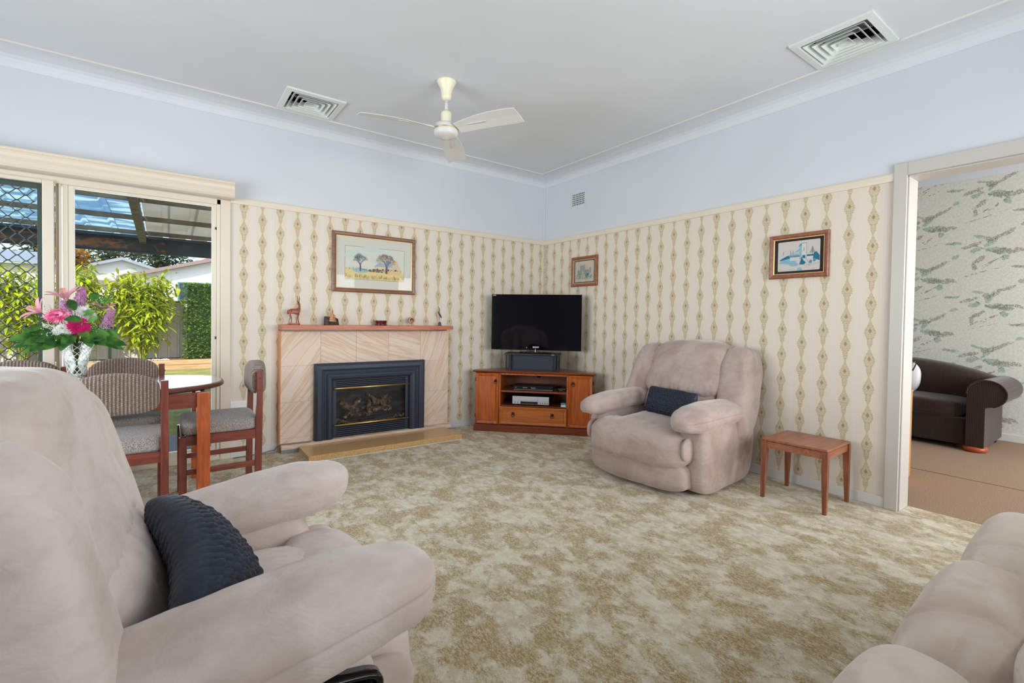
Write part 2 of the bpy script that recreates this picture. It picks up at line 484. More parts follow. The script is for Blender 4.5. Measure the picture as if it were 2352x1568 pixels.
# cloth ------------------------------------------------------------
def suede(name, c, dark, scale=1.0):
    m = Mat(name, rough=0.95, spec=0.12); P = m.pos()
    n1 = m.noise(P, 3.2*scale, 4, 0.6, 0.6); n2 = m.noise(m.mapping(P, (1, 1, 2.5)), 14*scale, 4, 0.6)
    c_ = m.mix(n1.step(0.40, 0.68), rgb(*c), rgb(*dark))
    c_ = m.mix(n2.step(0.45, 0.75)*0.22, c_, rgb(*[int(v*0.84) for v in dark]))
    m.color(c_)
    m.b.inputs['Sheen Weight'].default_value = 0.45; m.b.inputs['Sheen Roughness'].default_value = 0.45
    m.b.inputs['Sheen Tint'].default_value = (1.0, 0.97, 0.95, 1)
    fold = m.noise(m.mapping(P, (1.0, 1.0, 1.6)), 7*scale, 3, 0.5, 1.5)
    m.bump(fold*1.0 + m.noise(P, 220, 2)*0.04, 0.35, 0.02)
    return m
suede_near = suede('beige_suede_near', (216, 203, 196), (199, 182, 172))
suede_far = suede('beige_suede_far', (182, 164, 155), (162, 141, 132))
suede_sofa = suede('beige_suede_sofa', (208, 193, 180), (190, 170, 157))
def navy_weave(name):
    m = Mat(name, rough=0.5, spec=0.35); P = m.pos()
    n = m.noise(P, 60, 3, 0.6)
    m.color(m.mix(n.step(0.3, 0.7), rgb(18, 26, 44), rgb(32, 42, 62)))
    m.b.inputs['Sheen Weight'].default_value = 0.06
    m.bump(m.noise(m.mapping(P, (1, 1, 1)), 120, 3), 0.2, 0.004); return m
navy = navy_weave('navy_satin')
def knit():
    m = Mat('brown_knit_wool', rough=1.0, spec=0.05); P = m.pos(); x, y, z = m.xyz(P)
    f = 2*PI/0.0150
    rib = ((x*f).sin()*0.5+0.5)
    loops = ((z*(2*PI/0.0105) + (x*f*0.5).sin()*2.0).sin()*0.5+0.5)
    sp = m.noise(P, 170, 3, 0.7).step(0.38, 0.62)
    c = m.mix(rib.step(0.35, 0.9)*(loops*0.5+0.5), rgb(126, 106, 94), rgb(196, 182, 168))
    c = m.mix(sp*0.45, c, rgb(84, 66, 58))
    m.color(c); m.bump(rib*0.8+loops*0.5+sp*0.3, 0.7, 0.008)
    m.b.inputs['Sheen Weight'].default_value = 0.3
    return m
knit_m = knit()
def tweed():
    m = Mat('grey_tweed', rough=1.0, spec=0.08); P = m.pos()
    v = m.noise(P, 330, 2, 0.7)
    m.color(m.mix(v.step(0.36, 0.64), rgb(92, 84, 82), rgb(196, 188, 182)))
    m.bump(v, 0.4, 0.004)
    m.b.inputs['Sheen Weight'].default_value = 0.3
    return m
tweed_m = tweed()
def cord(name, c1, c2):
    m = Mat(name, rough=0.95, spec=0.08); P = m.pos(); x, y, z = m.xyz(P)
    r = (y*(2*PI/0.012)).sin()*0.5+0.5
    m.color(m.mix(r*0.6+m.noise(P, 25, 3)*0.3, rgb(*c1), rgb(*c2)))
    m.bump(r, 0.25, 0.004)
    m.b.inputs['Sheen Weight'].default_value = 0.3
    return m
brown_cord = cord('brown_corduroy', (44, 32, 28), (66, 52, 46))

# outdoors ----------------------------------------------------------
def leafmat(name, c1, c2, sc=8, trans=0.35):
    m = Mat(name, rough=0.5, spec=0.3); P = m.pos()
    c = m.mix(m.noise(P, sc, 3).step(0.35, 0.65), rgb(*c1), rgb(*c2)); m.color(c)
    tl = m.n('ShaderNodeBsdfTranslucent'); m.link(c, tl.inputs[0])
    ms = m.n('ShaderNodeMixShader'); ms.inputs[0].default_value = trans
    m.link(m.b.outputs[0], ms.inputs[1]); m.link(tl.outputs[0], ms.inputs[2]); m.link(ms.outputs[0], m.out.inputs[0])
    return m
leaf_lime = leafmat('lime_bamboo_leaf', (150, 176, 30), (206, 206, 44), 6)
leaf_hedge = leafmat('hedge_leaf', (62, 112, 34), (150, 176, 50), 14)
leaf_dark = leafmat('dark_leaf', (44, 66, 36), (84, 104, 54), 2)
leaf_orange = leafmat('orange_leaf', (176, 134, 54), (206, 160, 70), 3)
leaf_green = leafmat('bouquet_leaf', (44, 88, 40), (92, 146, 62), 14, 0.25)
stem_green = plain('stem_green', (104, 140, 60), 0.5)
culm = plain('bamboo_culm', (150, 160, 60), 0.5)
trunk = plain('tree_trunk', (110, 100, 92), 0.9, nz=0.3, sc=10)
def lawn_mat():
    m = Mat('lawn', rough=1.0, spec=0.05); P = m.pos(True)
    a = m.noise(P, 2.5, 4, 0.6).step(0.35, 0.65); b = m.noise(P, 60, 3).step(0.35, 0.65)
    m.color(m.mix(b*0.5, m.mix(a, rgb(150, 152, 84), rgb(190, 180, 124)), rgb(112, 122, 62))); m.bump(m.noise(P, 90, 2), 0.6, 0.02); return m
lawn = lawn_mat()
mulch = plain('bark_mulch', (158, 116, 84), 1.0, nz=0.45, sc=26)
pebble = plain('white_pebble', (222, 218, 214), 0.8, nz=0.3, sc=40)
sleeper = wood('timber_sleeper', (212, 176, 132), (188, 150, 104), 0, rough=0.9, coat=0.0)
fence_m = plain('cream_fence', (226, 218, 204), 0.6)
green_rail = plain('green_rail', (92, 128, 118), 0.5)
white_wall = plain('white_render', (246, 244, 242), 0.8)
roof_grey = plain('grey_roof', (150, 158, 166), 0.5)
roof_brown = plain('brown_gutter', (150, 128, 124), 0.6)
roof_tile = plain('terracotta_tile', (206, 116, 88), 0.8, nz=0.25, sc=6)
dark_glass = plain('dark_window_glass', (60, 74, 90), 0.1)
steel_beam = plain('weathered_beam', (82, 92, 104), 0.6, nz=0.25, sc=5)
def rusty():
    m = Mat('rusty_beam', rough=0.8); P = m.pos()
    m.color(m.mix(m.noise(m.mapping(P, (2, 6, 6)), 2.0, 5, 0.7).step(0.5, 0.62), rgb(78, 76, 76), rgb(176, 112, 72))); return m
rust_m = rusty()
purlin_m = plain('purlin_timber', (158, 142, 124), 0.8, nz=0.2, sc=8)
def poly_sheet():
    m = Mat('clear_roof_sheet', rough=0.4); P = m.pos()
    c = m.mix(m.noise(m.mapping(P, (1, 3, 1)), 2.2, 3).step(0.42, 0.55), rgb(214, 232, 228), rgb(140, 172, 196))
    tr = m.n('ShaderNodeBsdfTranslucent'); m.link(c, tr.inputs[0])
    tp = m.n('ShaderNodeBsdfTransparent'); tp.inputs[0].default_value = (0.75, 0.88, 0.92, 1)
    m.color(c)
    a = m.n('ShaderNodeMixShader'); a.inputs[0].default_value = 0.8; m.link(m.b.outputs[0], a.inputs[1]); m.link(tr.outputs[0], a.inputs[2])
    b = m.n('ShaderNodeMixShader'); b.inputs[0].default_value = 0.25; m.link(a.outputs[0], b.inputs[1]); m.link(tp.outputs[0], b.inputs[2])
    m.link(b.outputs[0], m.out.inputs[0]); return m
clear_sheet = poly_sheet()
metal_sheet = leafmat('beige_roof_sheet', (206, 200, 184), (214, 212, 204), 2, 0.65)

# flowers
pet_pink = leafmat('pale_pink_petal', (232, 150, 168), (240, 186, 192), 30, 0.3)
pet_hot = leafmat('magenta_petal', (226, 22, 128), (204, 16, 110), 30, 0.3)
pet_mid = leafmat('pink_white_petal', (238, 70, 142), (250, 190, 214), 45, 0.3)
pet_white = leafmat('white_petal', (246, 246, 246), (228, 230, 232), 30, 0.3)
pet_lilac = leafmat('lilac_petal', (208, 156, 196), (182, 128, 172), 40, 0.3)
pollen = plain('yellow_green_disc', (170, 170, 40), 0.8)
disc_dark = plain('dark_pink_disc', (150, 30, 80), 0.8)

def colour_mat(name, rough=0.6):
    m = Mat(name, rough=rough, spec=0.2)
    a = m.n('ShaderNodeAttribute'); a.attribute_name = 'ink'
    m.color(a.outputs['Color']); return m
ink = colour_mat('printed_ink')
# ================================================================ ROOM SHELL
H = 2.85
XL, YF = -6.4, -5.75
def wall_cells(a0, a1, b0, b1, holes, fn):
    A_ = sorted({a0, a1, *[h[0] for h in holes], *[h[1] for h in holes]})
    B_ = sorted({b0, b1, *[h[2] for h in holes], *[h[3] for h in holes]})
    A_ = [v for v in A_ if a0 <= v <= a1]; B_ = [v for v in B_ if b0 <= v <= b1]
    for i in range(len(A_)-1):
        for j in range(len(B_)-1):
            ca, cb = (A_[i]+A_[i+1])/2, (B_[j]+B_[j+1])/2
            if any(h[0] < ca < h[1] and h[2] < cb < h[3] for h in holes): continue
            fn(A_[i], A_[i+1], B_[j], B_[j+1])
DOOR = (-5.75, -3.389, -0.02, 2.102)      # sliding door opening in the back wall
OPEN = (-5.35, -3.537, -0.02, 2.108)      # opening to the lounge in the right wall
# back wall: papered below the picture rail, painted above
mb = MB()
def cb(a, b, c, d): mb.cur = 0 if (c+d)/2 < 2.09 else 1; mb.box(a, b, 0.0, 0.12, c, d)
wall_cells(XL, 0.0, 0, H, [DOOR, (9, 9, 2.086, 9)], cb)
struct(mb.build('wall_back', [paper_back, wall_paint]))
mb = MB()
def cb(a, b, c, d): mb.cur = 0 if (c+d)/2 < 2.09 else 1; mb.box(0.0, 0.145, a, b, c, d)
wall_cells(YF, 0.12, 0, H, [OPEN, (9, 9, 2.086, 9)], cb)
struct(mb.build('wall_right', [paper_right, wall_paint]))
mb = MB()
wall_cells(YF, 0.12, 0, H, [(-3.7, -0.7, 0.6, 2.1)], lambda a, b, c, d: mb.box(XL-0.12, XL, a, b, c, d))
struct(mb.build('wall_left', wall_paint))
mb = MB()
wall_cells(XL-0.12, 0.145, 0, H, [(-2.95, -0.45, 0.6, 2.1)], lambda a, b, c, d: mb.box(a, b, YF-0.12, YF, c, d))
struct(mb.build('wall_front', wall_paint))
def win(name, b0, b1):
    m_ = MB()
    for (x0, x1, y0, y1) in [(b0[0], b1[0], b0[1], b1[1])]:
        dx, dy = x1-x0, y1-y0
        n = 3
        L = max(dx, dy); alongx = dx > dy
        for i in range(n+1):
            t = i/n*(L-0.05)
            if alongx: m_.box(x0+t, x0+t+0.05, y0, y1, 0.6, 2.1)
            else: m_.box(x0, x1, y0+t, y0+t+0.05, 0.6, 2.1)
        for z in (0.6, 2.05): m_.box(x0, x1, y0, y1, z, z+0.05)
    return struct(m_.build(name, white_trim))
win('added_window_1', (XL-0.09, -3.7), (XL-0.04, -0.7))  # unseen window, added as an opening for the left fill lamp
win('added_window_2', (-2.95, YF-0.09), (-0.45, YF-0.04))  # also unseen, added to go with the front fill lamp
# unseen house roof slab, overhang added to keep sun out of the front window
mb = MB(); mb.box(-9.0, 6.0, -9.0, 0.35, 2.98, 3.1); struct(mb.build('ceiling_sun_blocker', white_trim))
# floor
struct(BOX(XL-0.12, 0.165, YF-0.12, 0.0, -0.1, 0.0).build('floor', carpet))
struct(BOX(0.165, 3.4, -6.5, 0.0, -0.1, 0.0).build('floor_lounge', carpet2))
# ceiling with the two duct openings
VL = (-3.03, -2.605, -0.70, -0.285); VR = (-0.70, -0.275, -3.545, -3.12)
mb = MB()
hl = [(v[0]+.035, v[1]-.035, v[2]+.035, v[3]-.035) for v in (VL, VR)]
wall_cells(XL-0.12, 0.145, YF-0.12, 0.12, hl, lambda a, b, c, d: mb.box(a, b, c, d, H, H+0.1))
struct(mb.build('ceiling', ceiling_paint))
# lounge room shell
struct(BOX(3.27, 3.4, -6.5, 0.0, 0, H).build('wall_lounge_far', [paper_tree]))
struct(BOX(3.262, 3.27, -6.5, 0.0, 2.76, H).build('trim_9', wall_paint))
struct(BOX(0.145, 3.4, -0.1, 0.0, 0, H).build('wall_lounge_left', wall_paint))
mb = MB(); wall_cells(0.145, 3.4, 0, H, [(0.8, 3.0, 0.7, 2.1)], lambda a, b, c, d: mb.box(a, b, -6.62, -6.5, c, d))
struct(mb.build('wall_lounge_right', wall_paint))
struct(BOX(0.145, 3.4, -6.5, 0.0, H, H+0.1).build('ceiling_lounge', ceiling_paint))
struct(BOX(3.25, 3.27, -6.5, -0.0, 0, 0.075).build('baseboard_lounge', white_trim, bevel=0.003))
mb = MB()
mb.box(1.232, 1.238, -6.0, -2.0, 0.0005, 0.0015); struct(mb.build('trim_10', plain('carpet_seam', (70, 54, 40), 0.9)))

# cove cornice
prof = [(0.0, 2.776), (0.006, 2.776), (0.012, 2.784), (0.022, 2.806), (0.04, 2.826), (0.07, 2.840), (0.11, 2.846), (0.15, 2.85), (0.0, 2.85)]
def cornice(name, p0, p1, nrm, t0, t1):
    # p0->p1 along the wall; nrm into the room; mitred by t0/t1
    mb = MB(); p0 = Vector(p0); p1 = Vector(p1); nrm = Vector(nrm); d = (p1-p0).normalized(); rings = []
    for p, t in ((p0, t0), (p1, t1)):
        rings.append([Vector((p.x, p.y, 0)) + nrm*a + d*(t*a) + Vector((0, 0, z)) for a, z in prof])
    mb.loft(rings); return struct(mb.build(name, ceiling_paint))
def beadline(name, p0, p1, nrm, t0, t1, skip=None):
    mb = MB(); p0 = Vector(p0); p1 = Vector(p1); nrm = Vector(nrm); d = (p1-p0).normalized(); rings = []
    pr = [(0.238, 2.85), (0.241, 2.8425), (0.248, 2.840), (0.255, 2.8425), (0.258, 2.85)]
    for p, t in ((p0, t0), (p1, t1)):
        rings.append([Vector((p.x, p.y, 0)) + nrm*a + d*(t*a) + Vector((0, 0, z)) for a, z in pr])
    mb.loft(rings); return struct(mb.build(name, white_trim))
cornice('trim_1', (XL, 0, 0), (0, 0, 0), (0, -1, 0), 1, -1)
cornice('trim_2', (0, 0, 0), (0, YF, 0), (-1, 0, 0), 1, -1)
cornice('trim_3', (XL, YF, 0), (XL, 0, 0), (1, 0, 0), 1, -1)
cornice('trim_4', (0, YF, 0), (XL, YF, 0), (0, 1, 0), 1, -1)
beadline('trim_5', (XL, 0, 0), (0, 0, 0), (0, -1, 0), 1, -1)
beadline('trim_6', (0, 0, 0), (0, YF, 0), (-1, 0, 0), 1, -1)
# picture rails
struct(MB().prism([(0, 2.086), (-0.012, 2.086), (-0.016, 2.10), (-0.016, 2.128), (-0.010, 2.139), (0, 2.139)], -3.321, 0.0, 'yzx').build('trim_7', cream_trim))
struct(MB().prism([(0, 2.086), (-0.012, 2.086), (-0.016, 2.10), (-0.016, 2.128), (-0.010, 2.139), (0, 2.139)], -3.468, -0.0, 'xzy').build('trim_8', cream_trim))
# corner strip above the rail
struct(BOX(-0.022, 0, -0.014, 0, 2.139, 2.776).build('trim_11', wall_paint, bevel=0.003))
struct(BOX(-0.0035, 0, -0.052, 0, 0.068, 2.086).build('trim_14', plain('pale_corner_paper', (214, 206, 190), .8, nz=.18, sc=60)))
# baseboards
struct(BOX(-1.337, -0.0, -0.014, 0, 0, 0.068).build('baseboard_back', white_trim, bevel=0.003))
struct(BOX(-3.321, -2.962, -0.014, 0, 0, 0.068).build('baseboard_back_left', white_trim, bevel=0.003))
struct(BOX(-0.014, 0, -3.468, 0, 0, 0.068).build('baseboard_right', white_trim, bevel=0.003))
# door casing of the opening to the lounge
mb = MB()
mb.box(-0.022, 0.0, -3.537, -3.468, 0, 2.187); mb.box(-0.022, 0.0, -5.42, -3.537, 2.108, 2.187); mb.box(-0.022, 0, -5.42, -5.35, 0, 2.108)
mb.box(0.0, 0.165, -3.545, -3.53, 0, 2.108); mb.box(0.0, 0.165, -5.35, -3.53, 2.098, 2.112); mb.box(0, 0.165, -5.36, -5.345, 0, 2.108)
struct(mb.build('door_1', casing_white, bevel=0.003))

# ---------------------------------------------------------------- sliding door in the back wall
struct(BOX(-3.389, -3.321, -0.012, 0.0, 0, 2.10).build('trim_12', cream_trim, bevel=0.002))
door = MB(); door.box(-3.415, -3.389, 0.0, 0.11, 0, 2.102); door.box(-5.75, -5.72, 0, 0.11, 0, 2.102); door.box(-5.75, -3.389, 0, 0.11, 2.062, 2.102); door.box(-5.75, -3.389, -0.004, 0.11, 0, 0.03)
dr = struct(door.build('door_2', cream_metal, bevel=0.002))
mb = MB(); mb.box(-3.449, -3.415, 0.012, 0.045, 0.03, 2.062); mb.box(-4.326, -4.266, 0.012, 0.045, 0.03, 2.062)
mb.box(-4.266, -3.449, 0.012, 0.045, 2.044, 2.062); mb.box(-4.266, -3.449, 0.012, 0.045, 0.03, 0.10)
mb.box(-4.345, -4.333, 0.005, 0.09, 0.03, 2.062); mb.box(-4.304, -4.299, 0.008, 0.012, 0.03, 2.06)
mb.build('fixed_sash', cream_metal, dr, bevel=0.0015)
BOX(-4.270, -3.447, 0.026, 0.030, 0.09, 2.05).build('fixed_pane', pane_glass, dr)
mb = MB(); mb.box(-4.424, -4.365, -0.02, 0.012, 0.03, 2.072); mb.box(-5.70, -4.424, -0.02, 0.012, 2.048, 2.072); mb.box(-5.70, -4.424, -0.02, 0.012, 0.03, 0.10); mb.box(-5.72, -5.66, -0.02, 0.012, 0.03, 2.07)
mb.build('sliding_sash', cream_metal, dr, bevel=0.004)
BOX(-5.67, -4.42, -0.008, -0.004, 0.09, 2.052).build('sliding_pane', pane_glass, dr)
mb = MB(); mb.box(-4.365, -4.346, 0.03, 0.09, 0.03, 2.062); mb.build('rear_stile', tan_metal, dr)  # narrow tan stile behind the sliding sash
for z in (0.98, 1.86): BOX(-3.425, -3.418, 0.004, 0.012, z, z+0.02).build('latch_screw', black_metal, dr)
# security screen with diamond grille
mb = MB(); mb.box(-4.462, -4.424, 0.075, 0.10, 0.03, 2.06); mb.box(-5.7, -4.462, 0.075, 0.10, 2.02, 2.06); mb.box(-5.7, -4.462, 0.075, 0.10, 0.03, 0.09); mb.box(-5.72, -5.68, 0.075, 0.10, 0.03, 2.06)
scr = mb.build('screen_frame', green_metal, dr, bevel=0.002)
mb = MB(); W_, H_ = 0.0875, 0.0745
nx = 15; nz = 27
for j in range(nz):
    for sgn in (-1, 1):
        pts = []
        z0 = 0.07 + j*H_
        for i in range(nx*2+1):
            x = -5.70 + i*W_/2
            base = z0 + (H_/2 if (i % 2) else 0)*sgn
            if x > -4.455: break
            pts.append((x, 0.0875, min(base, 2.03)))
            if i < nx*2: pass
        # add flattened nodes
        q = []
        for a, b in zip(pts[:-1], pts[1:]):
            a = Vector(a); b = Vector(b); dd = b-a
            q += [a, a+Vector((dd.x*0.14, 0, dd.z*0.02)), b-Vector((dd.x*0.14, 0, dd.z*0.02))]
        q.append(Vector(pts[-1]))
        for a, b in zip(q[:-1], q[1:]): mb.bar(a, b, 0.006, 0.005, (0, 1, 0))
mb.build('diamond_grille', green_metal, scr)

# pelmet over the sliding door
pf = [(0, 2.105), (-0.075, 2.105), (-0.098, 2.112), (-0.110, 2.13), (-0.106, 2.155), (-0.096, 2.18), (-0.098, 2.20), (-0.108, 2.212), (-0.116, 2.216), (-0.12, 2.224), (-0.117, 2.233), (-0.108, 2.238), (0, 2.238)]
pel = MB().prism(pf, -5.9, -3.298, 'yzx').build('curtain_pelmet', cream_trim, smooth=False, bevel=0.002)
tag(pel, 'long cream moulded pelmet above the sliding glass door', 'pelmet')

# ================================================================ FIREPLACE
fp = thing('fireplace_surround', 'banded sandstone fireplace surround with timber edge strip, behind the black gas heater', 'fireplace', (-2.15, 0, 0))
fx = 2.15
cols = [(-2.955, -2.625), (-2.625, -2.307), (-2.307, -1.993), (-1.993, -1.657), (-1.657, -1.337)]
rows = [(0.115, 0.428), (0.428, 0.742), (0.742, 1.045)]
mi = {(0, 0): 4, (0, 1): 0, (0, 2): 0, (1, 2): 1, (2, 2): 1, (3, 2): 2, (4, 0): 4, (4, 1): 3, (4, 2): 3}
mb = MB()
for c, (x0, x1) in enumerate(cols):
    for r, (z0, z1) in enumerate(rows):
        if (c, r) not in mi: continue
        g = 0.0012
        mb.cur = mi[(c, r)]
        xx0, xx1 = x0+g, x1-g
        mb.box(xx0+fx, xx1+fx, -0.06, -0.002, z0+g, z1-g)
# base course
mb.cur = 4
for k in (0, 4): mb.box(-2.955+fx+k*0.3236+0.001, -2.955+fx+(k+1)*0.3236-0.001, -0.058, -0.002, 0.072, 0.114)
mb.build('stone_tiles', stone, fp)
mb = MB(); mb.box(-2.954+fx, -2.60+fx, -0.056, -0.001, 0.072, 1.045); mb.box(-1.70+fx, -1.338+fx, -0.056, -0.001, 0.072, 1.045); mb.box(-2.60+fx, -1.70+fx, -0.056, -0.001, 0.70, 1.045); mb.build('mortar', plain('mortar', (196, 176, 162), 0.9), fp)
BOX(-2.966+fx, -2.955+fx, -0.066, -0.001, 0.0, 1.049).build('edge_strip', wood_edge, fp, bevel=0.001)
# foot step below the tiles
mb = MB(); mb.box(-2.954+fx, -1.333+fx, -0.128, -0.001, 0.034, 0.071); mb.build('stone_step', stone_base, fp, bevel=0.002)
BOX(-2.954+fx, -1.333+fx, -0.120, -0.001, 0.0, 0.034).build('cement_foot', grey_stone, fp)
# mantel shelf
mt = thing('mantel_shelf', 'long reddish timber mantel shelf above the fireplace tiles', 'shelf', (-2.15, 0, 1.05))
BOX(-2.962+fx, -1.337+fx, -0.16, -0.001, 0.008, 0.049).build('shelf_board', wood_mantel, mt, bevel=0.002)
BOX(-2.955+fx, -1.40+fx, -0.14, -0.062, 0.0, 0.008).build('cleat', wood_cab_dark, mt)

# hearth slab
he = thing('hearth_slab', 'speckled orange terrazzo hearth slab on the carpet', 'hearth', (-2.115, -0.31, 0))
BOX(-0.705, 0.705, -0.185, 0.178, 0.006, 0.05).build('slab', terrazzo_m, he, bevel=0.003)
BOX(-0.705, 0.705, -0.187, 0.178, 0.0, 0.006).build('grout_line', white_trim, he)

# gas heater
gh = thing('gas_log_heater', 'navy black framed gas log heater with two brass rails in the fireplace', 'heater', (-2.155, -0.06, 0.07))
ox = 2.155
def ring_rect(x0, x1, z1, z0, y):  # U-shaped outline without bottom side
    return [(x0, y, z0), (x0, y, z1), (x1, y, z1), (x1, y, z0)]
Z0 = 0.0
def L4(ins, y, top=0.0): # inset from outer
    return [(-2.682+ox+ins, y, Z0), (-2.682+ox+ins, y, 0.685-ins), (-1.628+ox-ins, y, 0.685-ins), (-1.628+ox-ins, y, Z0)]
prof2 = [(0.0, 0.0), (0.0, -0.045), (0.006, -0.057), (0.02, -0.066), (0.05, -0.068), (0.066, -0.060), (0.070, -0.05), (0.076, -0.05), (0.080, -0.056), (0.086, -0.056), (0.092, -0.05), (0.097, -0.05), (0.102, -0.060), (0.116, -0.066), (0.135, -0.062), (0.155, -0.045), (0.160, -0.02), (0.160, 0.0)]
mb = MB(); mb.loft([L4(i, y) for i, y in prof2], cap=False, closed=False)
mb.loft([[L4(i, y)[0] for i, y in prof2], [(-2.682+ox+i, y, 0.0005) for i, y in prof2]], cap=True)
mb.build('surround_frame', navy_metal, gh, bevel=0)
# inner panel
x0, x1 = -2.520+ox, -1.792+ox
mb = MB(); mb.box(x0, x0+0.03, -0.018, 0.0, 0.02, 0.53); mb.box(x1-0.03, x1, -0.018, 0.0, 0.02, 0.53)
mb.box(x0, x1, -0.018, 0.0, 0.445, 0.462); mb.box(x0, x1, -0.018, 0, 0.10, 0.118)
mb.build('door_frame', navy_metal, gh, bevel=0.002)
for k in range(4):
    z = 0.468+k*0.016
    MB().box(x0, x1, -0.024, -0.004, z, z+0.010).build('louvre', navy_metal, gh, bevel=0.002)
for k in range(5):
    z = 0.012+k*0.018
    MB().box(x0, x1, -0.024, -0.004, z, z+0.012).build('louvre', navy_metal, gh, bevel=0.002)
for z in (0.452, 0.116):
    MB().tube([(x0+0.002, -0.036, z), (x1-0.002, -0.036, z)], 0.0085, 12).build('brass_rail', brass, gh, smooth=True)
mb = MB(); mb.box(x0, x1, -0.003, 0.0, 0.0, 0.54)
# firebox: a dark recess in front of the wall, shallow
fb = MB(); fb.box(x0, x1, 0.050, 0.054, 0.0, 0.54); fb.box(x0, x0+0.004, -0.004, 0.05, 0, 0.54); fb.box(x1-0.004, x1, -0.004, 0.05, 0, 0.54); fb.box(x0, x1, -0.004, 0.05, 0.1, 0.112)
fb.box(x0, x1, -0.004, 0.05, 0.0, 0.004)
fbm = Mat('sooty_firebox', rough=0.9); fbm.color(fbm.mix(fbm.noise(fbm.mapping(fbm.pos(), (3, 3, 8)), 2.5, 4).step(0.4, 0.7), rgb(30, 30, 34), rgb(70, 72, 80)))
fb.build('firebox', fbm, gh)
BOX(x0+0.03, x1-0.03, -0.012, -0.009, 0.118, 0.445).build('glass_front', fire_glass, gh)
emb_m = Mat('ceramic_log', rough=0.95); emb_m.color(emb_m.mix(emb_m.noise(emb_m.mapping(emb_m.pos(), (1, 1, 1)), 28, 4, 0.7).step(0.4, 0.6), rgb(52, 44, 40), rgb(150, 116, 92)))
emb_m.bump(emb_m.noise(emb_m.pos(), 40, 4), 0.8, 0.02)
def FZ(px, py): return (px/7.84+700, py/7.84+820)
def G(u, w, d): return (x0+0.03+u*(x1-x0-0.06), d, 0.118+w*0.327)
for a, b, r in [((.07, .62, .034), (.30, .30, .03), .040), ((.12, .16, .006), (.34, .68, .02), .022), ((.20, .22, .02), (.52, .20, .02), .02), ((.28, .30, .012), (.42, .44, .02), .016), ((.47, .24, .008), (.46, .62, .016), .024), ((.42, .80, .006), (.72, .40, .012), .017), ((.52, .52, .02), (.78, .52, .036), .032), ((.66, .60, .03), (.80, .66, .036), .03), ((.50, .34, .022), (.80, .36, .02), .024)]:
    pa = Vector(G(*a)); pb = Vector(G(*b)); n = 7
    pts = [pa.lerp(pb, i/(n-1)) + Vector((0, 0, 0.004*math.sin(i*2.1))) for i in range(n)]
    MB().tube(pts, [r*(0.9+0.14*math.sin(i*2.7+r*90)) for i in range(n)], 10).build('ceramic_log', emb_m, gh, smooth=False)
mb = MB(); mb.bar(G(.14, .10, 0.0), G(.84, .13, 0.0), 0.010, 0.012)
for u in (.26, .42, .60, .76): mb.bar(G(u, .04, 0.0), G(u, .22, 0.0), 0.008, 0.008)
mb.build('fire_grate', black_metal, gh)
random.seed(3)
mb = MB()
for i in range(420):
    u = random.random(); w = random.random()
    if .22 < u < .78 and random.random() < .6: continue
    p = Vector(G(u, 0.0, 0.0)); s_ = random.uniform(.002, .0045)
    hgt = max(0, 1-abs(u-0.03)*6) + max(0, 1-abs(u-.95)*6)
    p.z += 0.002+hgt*0.05*w; p.y = random.uniform(0.0, 0.045)
    mb.box(p.x-s_, p.x+s_, p.y-s_, p.y+s_, p.z-s_, p.z+s_)
gr = mb.build('gravel', plain('tan_gravel', (176, 146, 112), 0.9, nz=.3, sc=90), gh); gr['kind'] = 'stuff'
mb = MB()
for (u0, u1, w0) in ((.52, .60, .26), (.66, .80, .24), (.31, .34, .55)):
    for i in range(14):
        u = random.uniform(u0, u1); a = G(u, w0+random.uniform(0, .06), -0.003); mb.bar(a, (a[0]+random.uniform(-.006, .006), a[1], a[2]+.010), .003, .002)
em = mb.build('ember_fibres', letter_white, gh); em['kind'] = 'stuff'
tag(MB().tube([(-3.3, -0.05, 0.006), (-3.2, -0.035, 0.006), (-3.08, -0.022, 0.008), (-3.02, -0.022, 0.018), (-2.99, -0.022, 0.018), (-2.975, -0.05, 0.05), (-2.95, -0.085, 0.075), (-2.85, -0.105, 0.076), (-2.72, -0.12, 0.077)], 0.004, 6).build('heater_cord', grey_plastic, smooth=True), 'thin grey cord running along the foot of the fireplace to the heater', 'cord')
